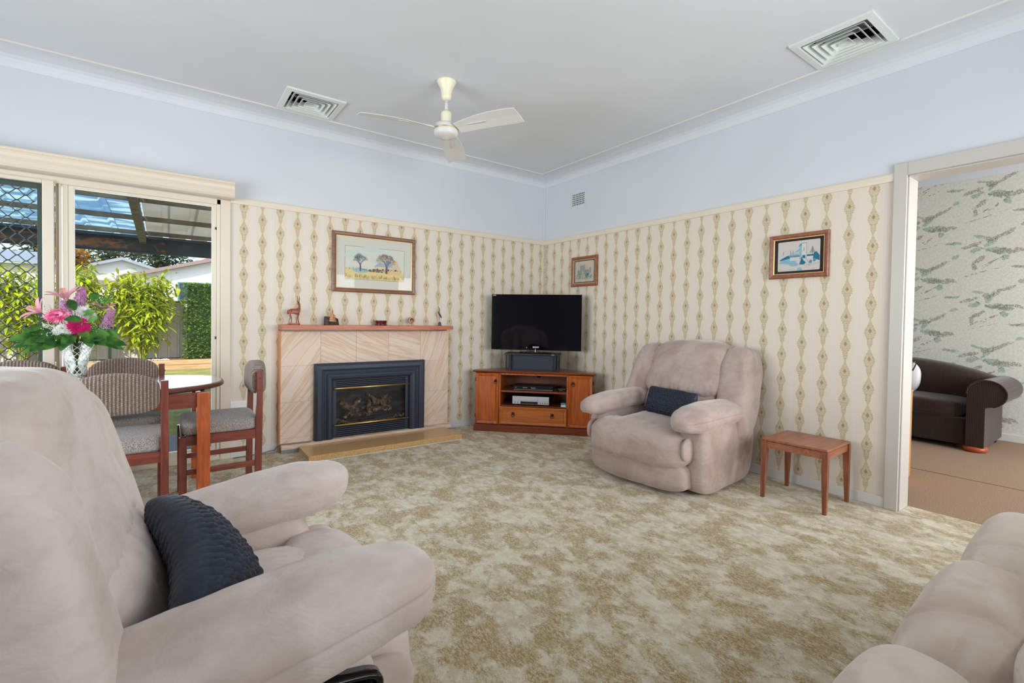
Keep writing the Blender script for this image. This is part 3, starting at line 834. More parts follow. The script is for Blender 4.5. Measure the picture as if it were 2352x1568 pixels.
# ================================================================ PICTURES
class Art:
    """flat print built of coloured shapes; origin bottom left, units metres"""
    def __init__(s, w, h): s.w = w; s.h = h; s.v = []; s.f = []; s.c = []; s.lay = 0
    def poly(s, pts, c):
        s.lay += 1; o = len(s.v)
        pts = [(min(max(a, 0), s.w), min(max(b, 0), s.h)) for a, b in pts]
        s.v += [(a, b, s.lay*0.000012) for a, b in pts]; s.f.append(list(range(o, o+len(pts)))); s.c.append(rgb(*c))
    def rect(s, a, b, c, d, col): s.poly([(a, b), (c, b), (c, d), (a, d)], col)
    def line(s, p, q, w, c):
        p = Vector(p); q = Vector(q); d = (q-p)
        if d.length < 1e-6: return
        n = Vector((-d.y, d.x)).normalized()*w/2
        s.poly([tuple(p+n), tuple(p-n), tuple(q-n), tuple(q+n)], c)
    def disc(s, a, b, rx, ry, c, n=10, j=0):
        s.poly([(a+rx*math.cos(2*PI*k/n)*(1+random.uniform(-j, j)), b+ry*math.sin(2*PI*k/n)*(1+random.uniform(-j, j))) for k in range(n)], c)
    def tree(s, p, ang, L, w, depth, c, spread=0.5):
        q = (p[0]+math.cos(ang)*L, p[1]+math.sin(ang)*L); s.line(p, q, w, c)
        if depth:
            for k in (-1, 0, 1):
                if depth > 1 or k: s.tree(q, ang+k*spread+random.uniform(-.15, .15), L*random.uniform(.6, .8), w*.62, depth-1, c, spread)
    def build(s, name, M, parent, mat=None):
        me = bpy.data.meshes.new(name); me.from_pydata([tuple(M @ Vector(v)) for v in s.v], [], s.f)
        at = me.color_attributes.new('ink', 'FLOAT_COLOR', 'CORNER'); k = 0
        for f, c in zip(s.f, s.c):
            for _ in f: at.data[k].color = c; k += 1
        me.materials.append((mat or ink).m); o = bpy.data.objects.new(name, me); COL.objects.link(o); o.parent = parent; return o
def frame_ring(w, h, prof):
    """prof: list of (inset, depth); frame in x-z plane, front towards -y"""
    mb = MB(); rings = []
    for i, d in prof: rings.append([(-w/2+i, -d, -h/2+i), (w/2-i, -d, -h/2+i), (w/2-i, -d, h/2-i), (-w/2+i, -d, h/2-i)])
    mb.loft(rings, cap=False); return mb
def picture(name, label, loc, rotz, w, h, fw, mats, gilt_w, mat_col, art, aw, ah, ay=0.0, red=False):
    t = thing(name, label, 'picture', loc, rotz)
    frame_ring(w, h, [(0, 0.001), (0, 0.018), (fw*0.25, 0.024), (fw*0.7, 0.021), (fw, 0.014), (fw, 0.006)]).build('frame', mats, t)
    frame_ring(w-2*fw, h-2*fw, [(0, 0.006), (0, 0.0135), (gilt_w, 0.012), (gilt_w, 0.006)]).build('gilt_slip', gilt, t)
    MB().box(-w/2+fw*.6, w/2-fw*.6, -0.007, -0.001, -h/2+fw*.6, h/2-fw*.6).build('mount_board', mat_col, t)
    M = Matrix.Translation((-aw/2, -0.0072, -ah/2+ay)) @ Matrix(((1, 0, 0, 0), (0, 0, -1, 0), (0, 1, 0, 0), (0, 0, 0, 1)))
    art.build('print', M, t)
    MB().box(-w/2+fw, w/2-fw, -0.0105, -0.0095, -h/2+fw, h/2-fw).build('glazing', picture_glass, t)
    return t
random.seed(11)
a = Art(.585, .31); W, Hh = .585, .31
a.rect(0, 0, W, Hh, (92, 98, 132)); e = .0025
a.rect(e, e, W-e, Hh-e, (226, 230, 216))
for k in range(7):
    z = .30-k*.02; a.disc(random.uniform(.05, .5), z, random.uniform(.06, .15), .016, (212, 228, 222), 14, .1)
a.poly([(e, e), (W-e, e), (W-e, .085), (.45, .10), (.30, .105), (.18, .085), (e, .10)], (238, 220, 160))
a.disc(.15, .085, .08, .02, (170, 200, 206), 12, .1)
a.disc(.47, .08, .09, .02, (240, 204, 140), 12, .1)
a.poly([(.28, .10), (.55, .085), (.545, .135), (.29, .135)], (232, 214, 180))
a.poly([(.275, .132), (.315, .165), (.385, .165), (.385, .195), (.51, .19), (.545, .13), (.40, .135)], (176, 190, 206))
a.poly([(.47, .185), (.51, .19), (.545, .13), (.46, .135)], (232, 206, 176))
a.rect(.475, .19, .485, .205, (60, 60, 90))
for x in (.305, .36, .415, .49): a.rect(x, .100, x+.012, .115, (50, 50, 60))
a.tree((.145, .085), 1.57, .05, .011, 5, (112, 118, 140), .48); a.line((.145, .08), (.145, .135), .011, (84, 90, 116))
a.tree((.40, .075), 1.50, .062, .014, 5, (124, 124, 142), .52); a.line((.40, .07), (.403, .135), .016, (88, 90, 116))
for k in range(60):
    an = random.uniform(.2, 2.9); r = random.uniform(.06, .125); a.disc(.40+r*math.cos(an)*.9, .15+r*math.sin(an)*.75, .006, .004, random.choice([(226, 178, 104), (214, 150, 92), (170, 182, 196)]), 6, .3)
for k in range(90):
    x = random.uniform(.01, .575); z = .088+.01*math.sin(x*16)+random.uniform(-.006, .008); a.line((x, z), (x+random.uniform(-.004, .004), z+random.uniform(.006, .02)), .0015, random.choice([(96, 100, 110), (130, 110, 80), (70, 76, 100)]))
for k in range(40): a.disc(random.uniform(.22, .36), random.uniform(.08, .105), .006, .005, random.choice([(84, 84, 104), (128, 96, 90)]), 6, .3)
for k in range(170):
    x = random.uniform(.005, .575); z = random.uniform(.004, .03); l = random.uniform(.006, .028); a.line((x, z), (x+random.uniform(-.008, .012), z+l), .0014, random.choice([(150, 128, 60), (120, 100, 60), (210, 176, 80), (70, 66, 60)]))
picture('large_framed_picture', 'large wood-framed watercolour of two bare trees and a farmhouse above the mantel', (-2.111, -0.001, 1.686), 0, .816, .556, .036, wood_frame, .006, plain('cream_mount', (224, 224, 214), 0.8), a, .585, .31)

def rrect(a, w, h, r, c):
    pts = []
    for cx, cy, s0 in ((w-r, r, -PI/2), (w-r, h-r, 0), (r, h-r, PI/2), (r, r, PI)):
        for k in range(5): pts.append((cx+r*math.cos(s0+k*PI/8), cy+r*math.sin(s0+k*PI/8)))
    a.poly(pts, c)
dark_mount = plain('dark_brown_mount', (44, 28, 30), 0.8)
# tower building print
a = Art(.286, .218); rrect(a, .286, .218, .008, (224, 218, 214))
BL, BM, BD = (150, 196, 214), (92, 160, 188), (40, 118, 150)
a.poly([(.008, .06), (.03, .10), (.08, .12), (.155, .125), (.155, .08), (.08, .05)], BL)
a.rect(.085, .075, .15, .10, (226, 222, 218)); a.rect(.085, .10, .15, .113, BM)
a.poly([(.01, .085), (.07, .115), (.085, .105), (.085, .095), (.02, .08)], BD)
a.rect(.09, .12, .155, .135, (206, 204, 204)); a.rect(.15, .085, .165, .195, BL); a.poly([(.14, .175), (.165, .20), (.165, .18)], BM); a.poly([(.11, .135), (.15, .16), (.15, .14)], BL)
a.rect(.165, .09, .195, .195, (232, 226, 222)); a.line((.165, .197), (.20, .197), .004, BM); a.line((.18, .14), (.18, .165), .003, (70, 96, 110)); a.line((.196, .09), (.196, .195), .002, BM)
a.rect(.17, .088, .19, .11, BD); a.rect(.2, .10, .25, .112, BD); a.rect(.2, .112, .25, .13, (214, 214, 214)); a.rect(.2, .082, .25, .10, (230, 226, 222))
for x in (.04, .088, .105): a.line((x, .12), (x, .15), .0025, (80, 90, 104))
for k in range(9): a.line((.236-.018*(1-k/9.), .125+k*.005), (.236+.02*(1-k/9.), .127+k*.005), .0022, (58, 74, 84))
a.line((.237, .10), (.237, .172), .002, (58, 74, 84))
a.poly([(.24, .08), (.245, .12), (.262, .13), (.284, .10), (.284, .065)], BD)
a.poly([(.15, .045), (.165, .10), (.176, .075), (.195, .055), (.18, .042)], BD)
for p_ in ((.225, .06), (.25, .07)): a.disc(p_[0], p_[1], .011, .012, BM, 10, .2)
a.disc(.11, .05, .03, .018, BL, 12, .25); a.line((.19, .03), (.28, .045), .0012, (140, 150, 156)); a.line((.19, .036), (.28, .052), .0012, (140, 150, 156)); a.line((.19, .09), (.215, .055), .002, (130, 150, 160)); a.line((.215, .055), (.215, .03), .002, (130, 150, 160))
a.poly([(.135, .001), (.14, .02), (.155, .024), (.168, .018), (.172, .001)], BL)
for k in range(26): x = .014+k*.0042; a.line((x, .007), (x+.0022, .009+.002*math.sin(k*3)), .0009, (120, 120, 124))
for k in range(8): x = .235+k*.003; a.line((x, .009), (x+.002, .012), .0009, (120, 120, 124))
picture('tower_picture', 'framed blue and white print of a towered building, dark mount, beside the doorway', (-0.001, -2.913, 1.671), -PI/2, .404, .324, .030, wood_frame_r, .006, dark_mount, a, .286, .218)
# cathedral print
a = Art(.288, .226); rrect(a, .288, .226, .010, (216, 204, 188))
GR, GD, TE = (140, 152, 146), (96, 112, 112), (62, 138, 140)
for (x0_, x1_, z0_, z1_) in ((.075, .15, .08, .175), (.04, .08, .07, .12), (.15, .23, .08, .125), (.22, .245, .09, .155), (.10, .125, .10, .18)): a.rect(x0_, z0_, x1_, z1_, GR)
for x in (.08, .098, .117, .135, .146): a.poly([(x-.004, .172), (x, .205), (x+.004, .172)], GD)
for x in (.05, .06, .16, .175, .19, .205, .226, .242): a.poly([(x-.004, .12), (x, .15), (x+.004, .12)], GD)
for k in range(50): x = random.uniform(.045, .24); z = random.uniform(.08, .165 if x < .15 else .12); a.line((x, z), (x, z+.012), .002, random.choice([GD, (176, 180, 170)]))
a.poly([(.10, .095), (.118, .125), (.136, .095)], (206, 196, 182))
for k in range(110): a.disc(random.uniform(.02, .26), random.uniform(.035, .085), .007, .006, random.choice([TE, GR, (166, 180, 170), (94, 152, 148)]), 7, .3)
for k in range(14): a.disc(random.uniform(.16, .21), random.uniform(.055, .09), .009, .009, (38, 116, 128), 7, .3)
for k in range(30): a.line((random.uniform(.02, .26), .02+random.uniform(0, .02)), (random.uniform(.02, .26), .02+random.uniform(0, .02)), .0006, (190, 182, 168))
picture('cathedral_picture', 'small framed green-grey print of a cathedral near the room corner', (-0.001, -0.712, 1.719), -PI/2, .402, .330, .032, wood_frame_r, .006, dark_mount, a, .288, .226)

# ================================================================ AIR VENT GRILLE (wall)
av = thing('wall_air_vent', 'small square white wall vent with rows of slots near the corner', 'vent', (0, -0.594, 2.467))
BOX(-0.006, -0.0005, -0.102, 0.102, -0.004, 0.146).build('plate', wall_paint, av, bevel=0.001)
mb = MB()
for i in range(8):
    for j in range(6):
        y = -0.086+i*0.0245; z = 0.012+j*0.022
        mb.box(-0.0068, -0.0055, y-0.006, y+0.006, z-0.0065, z+0.0065)
mb.build('slots', dark_void, av)

# ================================================================ CEILING DUCT VENTS
def duct(label, v):
    x0, x1, y0, y1 = v; cx, cy = (x0+x1)/2, (y0+y1)/2; h = (x1-x0)/2; hy = (y1-y0)/2
    t = thing('ceiling_air_diffuser', label, 'vent', (cx, cy, H), group='square ceiling air diffusers')
    def rr(i, z): return [(-h+i, -hy+i, z), (h-i, -hy+i, z), (h-i, hy-i, z), (-h+i, hy-i, z)]
    mb = MB(); mb.loft([rr(0, 0.0), rr(0, -0.012), rr(.038, -0.016), rr(.052, 0.01), rr(.052, 0.05)], cap=False); mb.build('frame', vent_white, t)
    for k in range(4):
        i = 0.052 + k*0.036
        mb = MB(); mb.loft([rr(i+0.002, -0.0155), rr(i+0.032, 0.022), rr(i+0.034, 0.021), rr(i+0.004, -0.0165), rr(i+0.002, -0.0155)], cap=False)
        mb.build('louvre', vent_white, t)
    mb = MB(); mb.loft([rr(.196, -0.016), rr(.203, -0.012)], cap=True); mb.build('centre_plate', vent_white, t)
    mb = MB(); mb.loft([rr(.040, 0.002), rr(.040, 0.14)], cap=False); mb.add(rr(.040, 0.14), [(0, 1, 2, 3)]); mb.build('duct_box', dark_void, t)
    mb = MB(); mb.bar((-h+.06, 0, .03), (h-.06, 0, .03), .008, .012); mb.bar((0, -hy+.06, .03), (0, hy-.06, .03), .008, .012); mb.build('damper_rod', silver_plastic, t)
duct('white square ceiling air diffuser nearer the sliding door', VL)
duct('white square ceiling air diffuser at the right, towards the doorway', VR)

# ================================================================ CEILING FAN
fan = thing('ceiling_fan', 'cream and white three-bladed ceiling fan with gold band', 'ceiling fan', (-2.138, -1.468, H))
MB().lathe([(.001, 0), (.066, 0), (.068, -.006), (.060, -.02), (.045, -.05), (.036, -.08), (.034, -.115), (.028, -.128), (.016, -.134), (.001, -.134)], 28).build('canopy', cream_plastic, fan, smooth=True)
MB().lathe([(.012, -.13), (.012, -.215)], 16).build('down_rod', white_trim, fan, smooth=True)
MB().lathe([(.001, -.20), (.018, -.20), (.020, -.212), (.034, -.218), (.037, -.23), (.036, -.295), (.030, -.303), (.001, -.303)], 24).build('motor_neck', cream_plastic, fan, smooth=True)
mo = MB().lathe([(.001, -.303), (.078, -.306), (.086, -.314), (.087, -.335), (.085, -.352), (.083, -.372), (.072, -.386), (.05, -.392), (.001, -.412)], 32).build('motor_housing', white_trim, fan, smooth=True)
MB().lathe([(.0862, -.338), (.0885, -.3385), (.0885, -.3455), (.0862, -.346)], 32, cap=False).build('gold_band', gilt, mo, smooth=True)
blade_m = plain('ivory_blade', (226, 229, 226), 0.4)
for ang in (173.0, 293.0, 53.0):
    mb = MB(); R_ = Matrix.Rotation(math.radians(ang), 4, 'Z')
    st = []
    for i in range(11):
        t_ = i/10; r = .10+t_*.50; w = .052+.026*math.sin(min(1, t_*1.4)*PI/2) - (.006 if i == 10 else 0)
        st.append((r, w, -.345-.012*t_+.01*math.sin(t_*PI)))
    top = []; bot = []
    tw = math.radians(-14)
    rings = []
    for r, w, z in st:
        ring = [(r, -w*math.cos(tw), z-w*math.sin(tw)), (r, 0, z+.004), (r, w*math.cos(tw), z+w*math.sin(tw)), (r, w*math.cos(tw), z+w*math.sin(tw)-.003), (r, 0, z), (r, -w*math.cos(tw), z-w*math.sin(tw)-.003)]
        rings.append(ring)
    mb.M = R_; mb.loft(rings)
    bl = mb.build('blade', blade_m, fan)
    m2 = MB(); m2.M = R_; m2.bar((.07, 0, -.334), (.34, 0, -.346), .022, .006); m2.build('blade_iron', white_trim, bl, bevel=.002)
# ================================================================ CORNER TV CABINET
# local frame: x along the front (towards the right in the photo), y towards the room corner
cab = thing('corner_tv_cabinet', 'orange stained pine corner television cabinet with two doors and one drawer', 'tv cabinet', (-0.6725, -0.6725, 0), -PI/4)
s2 = 2**.5
def body_poly(o):  # five sided corner plan; o = outward offset of the front
    return [(-0.60-o*.7, -o), (0.60+o*.7, -o), (0.60+o*.7+.012, 0.03), (0.33, 0.33), (0.30, 0.55), (-0.30, 0.55), (-0.33, 0.33), (-0.60-o*.7-.012, 0.03)]
plan = lambda o: [(-0.61-o, -o), (0.61+o, -o), (0.61+o, 0.06), (0.36, 0.31), (0.22, 0.45), (-0.22, 0.45), (-0.36, 0.31), (-0.61-o, 0.06)]
MB().prism(plan(0.015), 0.0, 0.06).build('plinth', wood_cab_dark, cab, bevel=0.003)
mb = MB(); mb.loft([[(x, y, 0.06) for x, y in plan(0.015)], [(x, y, 0.078) for x, y in plan(0.0)]]); mb.build('plinth_moulding', wood_cab_dark, cab)
mb = MB(); mb.loft([[(x, y, 0.612) for x, y in plan(0.0)], [(x, y, 0.618) for x, y in plan(0.012)], [(x, y, 0.622) for x, y in plan(0.022)], [(x, y, 0.634) for x, y in plan(0.028)], [(x, y, 0.640) for x, y in plan(0.022)]])
mb.build('top', wood_cab_dark, cab, bevel=0.001)
XD = 0.352
mb = MB(); T = .018
for s in (-1, 1):
    mb.box(s*XD-T/2, s*XD+T/2, 0.0, 0.38, 0.078, 0.612)          # partitions
    mb.bar((s*0.602, 0.012, 0.345), (s*0.602, 0.06, 0.345), 0.016, 0.534, (0, 0, 1))
mb.box(-0.61, 0.61, 0.012, 0.30, 0.078, 0.09)
mb.box(-XD, XD, 0.0, 0.03, 0.598, 0.612)
mb.build('carcass', wood_cab, cab)
MB().box(-0.345, 0.345, 0.385, 0.395, 0.078, 0.612).build('back_panel', plain('cabinet_back', (112, 66, 40), 0.6), cab)
MB().prism([(-0.343, 0.012), (0.343, 0.012), (0.343, 0.38), (-0.343, 0.38)], 0.414, 0.434).build('shelf', wood_cab_dark, cab, bevel=0.002)
MB().prism([(-0.343, 0.012), (0.343, 0.012), (0.343, 0.38), (-0.343, 0.38)], 0.270, 0.280).build('lower_shelf', wood_cab_dark, cab)
mb = MB().lathe([(.001, 0), (.024, 0), (.024, .001)], 20); 
mb2 = MB(); mb2.M = Matrix.Translation((0.02, 0.384, 0.555)) @ Matrix.Rotation(PI/2, 4, 'X'); mb2.lathe([(.001, 0), (.022, 0), (.022, .002), (.001, .002)], 20); mb2.build('cable_hole', dark_void, cab)
def pull(par, x, z, y=-0.02):
    k = MB(); k.M = Matrix.Translation((x, y, z)) @ Matrix.Rotation(PI/2, 4, 'X')
    k.lathe([(.001, 0), (.014, 0), (.014, .004), (.010, .008), (.011, .014), (.001, .016)], 16)
    pts = [(x+.016*math.sin(a), y-.012, z-.018-.016*math.cos(a)+.002) for a in [i*2*PI/16 for i in range(17)]]
    k.M = Matrix.Identity(4); k.tube(pts, .0026, 6); return k.build('ring_pull', black_metal, par, smooth=True)
def panel_door(name, x0, x1, z0, z1, mat, hx, hz, m=0.030):
    mb = MB()
    def r(i, y): return [(x0+i, y, z0+i), (x1-i, y, z0+i), (x1-i, y, z1-i), (x0+i, y, z1-i)]
    mb.loft([r(0, 0.0), r(0, -.018), r(.006, -.021), (r(m, -.012)), r(m+.004, -.017), r(m+.006, -.017)], cap=True)
    d = mb.build(name, mat, cab)
    return d
dl = panel_door('door', -0.605, -XD-.012, 0.082, 0.612, wood_cab, 0, 0); pull(dl, -0.395, 0.535)
dr2 = panel_door('door', XD+.012, 0.605, 0.082, 0.612, wood_cab, 0, 0); pull(dr2, 0.408, 0.535)
dw = panel_door('drawer', -0.348, 0.348, 0.086, 0.268, wood_cab_h, 0, 0); pull(dw, -0.205, 0.20); pull(dw, 0.20, 0.20)
for s in (-1, 1):
    for z in (0.16, 0.54): MB().box(s*0.612-.004, s*0.612+.004, 0.0, 0.012, z-.02, z+.02).build('hinge', brass if 0 else black_metal, cab)

def on_cab(x, y, z, dz=0):   # cabinet frame -> world
    c, s = math.cos(-PI/4), math.sin(-PI/4)
    return (-0.6725+x*c-y*s, -0.6725+x*s+y*c, z)
def text_part(txt, size, mat, parent, M, name='lettering', ext=0.0004, bold=0.0):
    cu = bpy.data.curves.new('txt', 'FONT'); cu.body = txt; cu.size = size; cu.extrude = ext; cu.align_x = 'CENTER'; cu.align_y = 'CENTER'; cu.offset = bold
    o = bpy.data.objects.new('txt', cu); COL.objects.link(o)
    dg = bpy.context.evaluated_depsgraph_get(); me = bpy.data.meshes.new_from_object(o.evaluated_get(dg))
    bpy.data.objects.remove(o); me.name = name; me.transform(M)
    me.materials.clear(); me.materials.append(mat.m)
    q = bpy.data.objects.new(name, me); COL.objects.link(q); q.parent = parent; return q
UP = Matrix(((1, 0, 0, 0), (0, 0, -1, 0), (0, 1, 0, 0), (0, 0, 0, 1)))  # text lying in x-z, facing -y
# shelf contents
pl = thing('disc_player', 'slim black disc player on the cabinet shelf', 'disc player', on_cab(-0.02, 0.16, 0.434), -PI/4)
pl.location = on_cab(-0.005, 0.155, 0.434)
MB().box(-.205, .205, -.11, .11, .006, .048).build('case', black_plastic, pl, bevel=0.003)
MB().box(-.200, .200, -.114, -.110, .014, .044).build('front_panel', black_gloss, pl, bevel=0.001)
MB().box(-.203, .203, -.116, -.109, .007, .012).build('silver_edge', grey_plastic, pl)
[MB().box(x-.012, x+.012, y-.01, y+.01, 0, .006).build('foot', black_plastic, pl) for x in (-.17, .17) for y in (-.08, .08)]
text_part('Panasonic', .012, letter_white, pl, Matrix.Translation((0.0, -.1145, .030)) @ UP)
text_part('BD', .014, plain('blue_label', (60, 130, 180), .4), pl, Matrix.Translation((-.182, -.1145, .030)) @ UP)
MB().box(-.10, -.055, -.1149, -.1142, .022, .038).build('logo_patch', letter_white, pl) if 0 else text_part('VIERA CAST', .009, letter_white, pl, Matrix.Translation((-.085, -.1145, .030)) @ UP)
vc = thing('video_recorder', 'silver video and disc recorder on the lower cabinet shelf', 'video recorder', on_cab(-0.03, 0.165, 0.280), -PI/4)
MB().box(-.19, .19, -.12, .13, .008, .092).build('case', black_plastic, vc, bevel=0.003)
MB().box(-.192, .192, -.128, -.118, .012, .094).build('front_panel', silver_plastic, vc, bevel=0.002)
MB().box(-.105, .075, -.130, -.127, .016, .040).build('display', black_gloss, vc)
mb = MB(); mb.box(-.108, .075, -.1292, -.1275, .052, .0535); mb.box(-.192, .192, -.1292, -.1275, .045, .0465); mb.box(-.109, -.1075, -.1292, -.1275, .05, .09); mb.box(.077, .0785, -.1292, -.1275, .014, .09); mb.build('seams', grey_plastic, vc)
for x in (-.165, -.135, .10, .125, .15, .175):
    k = MB(); k.M = Matrix.Translation((x, -.128, .028)) @ Matrix.Rotation(PI/2, 4, 'X'); k.lathe([(.001, 0), (.007, 0), (.006, .003), (.001, .003)], 12); k.build('button', grey_plastic, vc)
[MB().box(sx*.16-.012, sx*.16+.012, sy*.1-.012, sy*.1+.012, 0, .008).build('foot', black_plastic, vc) for sx in (-1, 1) for sy in (-1, 1)]
text_part('LG', .012, letter_dark, vc, Matrix.Translation((-.165, -.1285, .080)) @ UP)
rc = thing('remote_control', 'black remote control handset lying at the right of the upper shelf', 'remote control', on_cab(.27, .10, .434), -PI/4+.2)
MB().box(-.022, .022, -.07, .07, 0, .018).build('handset', black_plastic, rc, bevel=.004)
mb = MB(); [mb.box(-.014+i*.011, -.008+i*.011, -.06+j*.014, -.053+j*.014, .018, .0195) for i in range(3) for j in range(8)]; mb.build('keys', grey_plastic, rc)
rc2 = thing('small_black_device', 'small black box beside the remote on the upper shelf', 'device', on_cab(.31, .17, .434), -PI/4)
MB().box(-.028, .028, -.04, .04, 0, .03).build('case', black_plastic, rc2, bevel=.004); mb = MB(); [mb.box(-.02+i*.012, -.012+i*.012, -.0415, -.0395, .008, .016) for i in range(3)]; mb.build('keys', silver_plastic, rc2)
bx = thing('small_teal_box', 'small white box with teal top on the lower shelf, right side', 'box', on_cab(.312, .06, .280), -PI/4)
MB().box(-.026, .026, -.03, .03, 0, .02).build('base', white_plastic, bx, bevel=.002); MB().box(-.026, .026, -.03, .03, .0201, .04).build('lid', plain('teal_card', (90, 140, 150), .5), bx, bevel=.002)
tag(MB().tube([on_cab(.09, .36, .40), on_cab(.14, .34, .34), on_cab(.17, .33, .30), on_cab(.19, .30, .2845)], .003, 6).build('loose_cable', black_plastic, smooth=True), 'thin black cable hanging at the back of the lower shelf', 'cable')
# riser
rs = thing('speaker_riser', 'black open riser box standing on the cabinet under the television', 'riser', on_cab(-0.02, 0.19, 0.6402), -PI/4)
MB().box(-.305, .285, -.09, .13, .158, .178).build('top_board', black_plastic, rs, bevel=.003)
navy_board = plain('navy_board', (38, 46, 62), .6, nz=.2, sc=200)
MB().box(-.24, .265, -.045, -.035, .004, .158).build('mesh_front', navy_board, rs)
for x in (-.285, -.245, .235, .262): MB().box(x-.009, x+.009, -.08, -.062, 0, .158).build('post', black_metal, rs)
for x in (-.285, .262): MB().box(x-.009, x+.009, .10, .118, 0, .158).build('post', black_metal, rs)
MB().box(-.294, .271, -.082, -.060, 0.0, .006).build('bottom_rail', black_metal, rs)
MB().box(.195, .225, -.0925, -.0905, .163, .173).build('badge', grey_plastic, rs)
# television
tv = thing('television', 'large black flat television on the riser in the room corner', 'television', on_cab(-0.008, 0.245, 0.8185), -PI/4)
tv.rotation_euler = (0, 0, -PI/4)
scr_m = plain('tv_screen', (6, 5, 12), 0.045, spec=0.28)
MB().box(-.486, .486, -.0, .028, .030, .628).build('cabinet_back', black_plastic, tv, bevel=.006)
MB().box(-.488, .488, -.014, .0, .028, .630).build('screen', scr_m, tv, bevel=.002)
MB().box(-.17, .17, -.07, .09, 0, .010).build('foot', black_gloss, tv, bevel=.003)
mb = MB(); mb.lathe([(.016, .01), (.014, .05)], 12); mb.box(-.016, .016, .01, .03, .03, .2); mb.build('neck', black_gloss, tv)
text_part('SONY', .021, letter_white, tv, Matrix.Translation((0.004, -.0145, .060)) @ UP @ Matrix.Diagonal((1.25, 1, 1, 1)), bold=.0006)
text_part('BRAVIA', .011, letter_white, tv, Matrix.Translation((-.458, -.0145, .618)) @ UP, bold=.0002)
mb = MB(); mb.box(-.102, -.094, -.0147, -.0138, .052, .057); mb.build('sensor', letter_white, tv)
tag(MB().tube([on_cab(-.12, .16, .823), on_cab(-.09, .165, .84), on_cab(-.05, .20, .838), on_cab(-.01, .25, .832)], .004, 6).build('power_lead', black_plastic, smooth=True), 'short black lead lying behind the television foot', 'cable')

# ================================================================ MANTEL ORNAMENTS
MZ = 1.099
dn = thing('deer_figurine', 'carved red-brown wooden antelope figurine on the left of the mantel', 'figurine', (-2.853, -0.075, MZ))
base = [(.052*math.cos(a)*(1 if abs(math.cos(a)) < .9 else 1.0), .02*math.sin(a)) for a in [i*2*PI/20 for i in range(20)]]
MB().prism(base, 0, .014).build('plinth', wood_carve, dn, bevel=.003)
def skin(name, pts, edges, mat, parent, sub=2):
    me = bpy.data.meshes.new(name); me.from_pydata([p[:3] for p in pts], edges, []); o = bpy.data.objects.new(name, me); COL.objects.link(o)
    if parent: o.parent = parent
    me.materials.append(mat.m)
    md = o.modifiers.new('skin', 'SKIN'); md.use_smooth_shade = True
    for i, p in enumerate(pts):
        r = p[3]; me.skin_vertices[0].data[i].radius = (r, r)
    me.skin_vertices[0].data[0].use_root = True
    s_ = o.modifiers.new('sub', 'SUBSURF'); s_.levels = sub; s_.render_levels = sub
    return o
P = [(0, 0, .118, .022), (-.03, 0, .118, .022), (-.042, 0, .112, .016), (.03, 0, .118, .021), (.042, 0, .135, .013), (.046, 0, .165, .009), (.040, -.003, .180, .010), (.047, -.016, .176, .006),
     (-.034, -.010, .095, .008), (-.030, -.012, .06, .0045), (-.042, -.012, .035, .004), (-.036, -.012, .014, .005),
     (-.030, .010, .095, .008), (-.016, .012, .055, .0045), (-.018, .012, .014, .005),
     (.034, -.010, .095, .008), (.022, -.012, .055, .0045), (.018, -.012, .014, .005),
     (.034, .010, .095, .008), (.036, .012, .055, .0045), (.044, .012, .014, .005), (-.052, 0, .092, .004)]
E_ = [(0, 1), (1, 2), (0, 3), (3, 4), (4, 5), (5, 6), (6, 7), (1, 8), (8, 9), (9, 10), (10, 11), (1, 12), (12, 13), (13, 14), (3, 15), (15, 16), (16, 17), (3, 18), (18, 19), (19, 20), (2, 21)]
skin('body', P, E_, wood_carve, dn)
mb = MB()
mb.tube([(.036, -.004, .186), (.026, -.01, .205), (.030, -.014, .222), (.022, -.016, .252)], [.0045, .0045, .0035, .0012], 6)
mb.tube([(.044, .004, .186), (.042, .010, .205), (.048, .012, .225), (.046, .014, .254)], [.0045, .0045, .0035, .0012], 6)
for s in (-1, 1): mb.tube([(.040, s*.006, .178), (.038+s*.014, s*.012, .182), (.038+s*.018, s*.014, .178)], [.003, .0045, .001], 6)
mb.build('antlers', wood_carve, dn, smooth=True)
# carved rock
rk = thing('carved_bark_ornament', 'dark bark block with a pale carved gnarled figure, between antelope and red box', 'ornament', (-2.537, -0.075, MZ))
MB().prism([(-.062, 0), (.062, 0), (.052, .055), (.030, .068), (-.01, .075), (-.058, .078)], -.028, .026, 'xzy').build('bark_block', bark, rk, bevel=.004)
mb = MB()
mb.prism([(-.03, .035), (.035, .028), (.03, .045), (-.02, .052)], -.034, -.026, 'xzy')
mb.prism([(-.028, .052), (.028, .044), (.020, .070), (-.018, .074)], -.038, -.024, 'xzy')
mb.tube([(-.002, -.022, .06), (.002, -.020, .085), (-.002, -.018, .105), (.004, -.016, .125), (.002, -.014, .142)], [.022, .018, .012, .007, .002], 9)
mb.tube([(-.012, -.03, .07), (-.02, -.03, .085), (-.012, -.028, .098)], [.006, .006, .004], 7); mb.tube([(.014, -.03, .066), (.022, -.03, .08), (.012, -.028, .095)], [.006, .006, .004], 7)
mb.build('carved_figure', wood_pale, rk, smooth=True)
# red round box
rb = thing('round_trinket_box', 'low round dark red lacquer trinket box in the middle of the mantel', 'trinket box', (-2.079, -0.08, MZ))
red_l = plain('dark_red_lacquer', (92, 14, 34), .12)
MB().lathe([(.001, 0), (.052, 0), (.056, .004), (.056, .010), (.051, .014), (.053, .022), (.053, .024), (.001, .024)], 36).build('bowl', red_l, rb, smooth=True, bevel=.001)
MB().lathe([(.001, .0245), (.053, .0245), (.053, .034), (.056, .038), (.056, .044), (.050, .047), (.001, .047)], 36).build('lid', red_l, rb, smooth=True, bevel=.001)
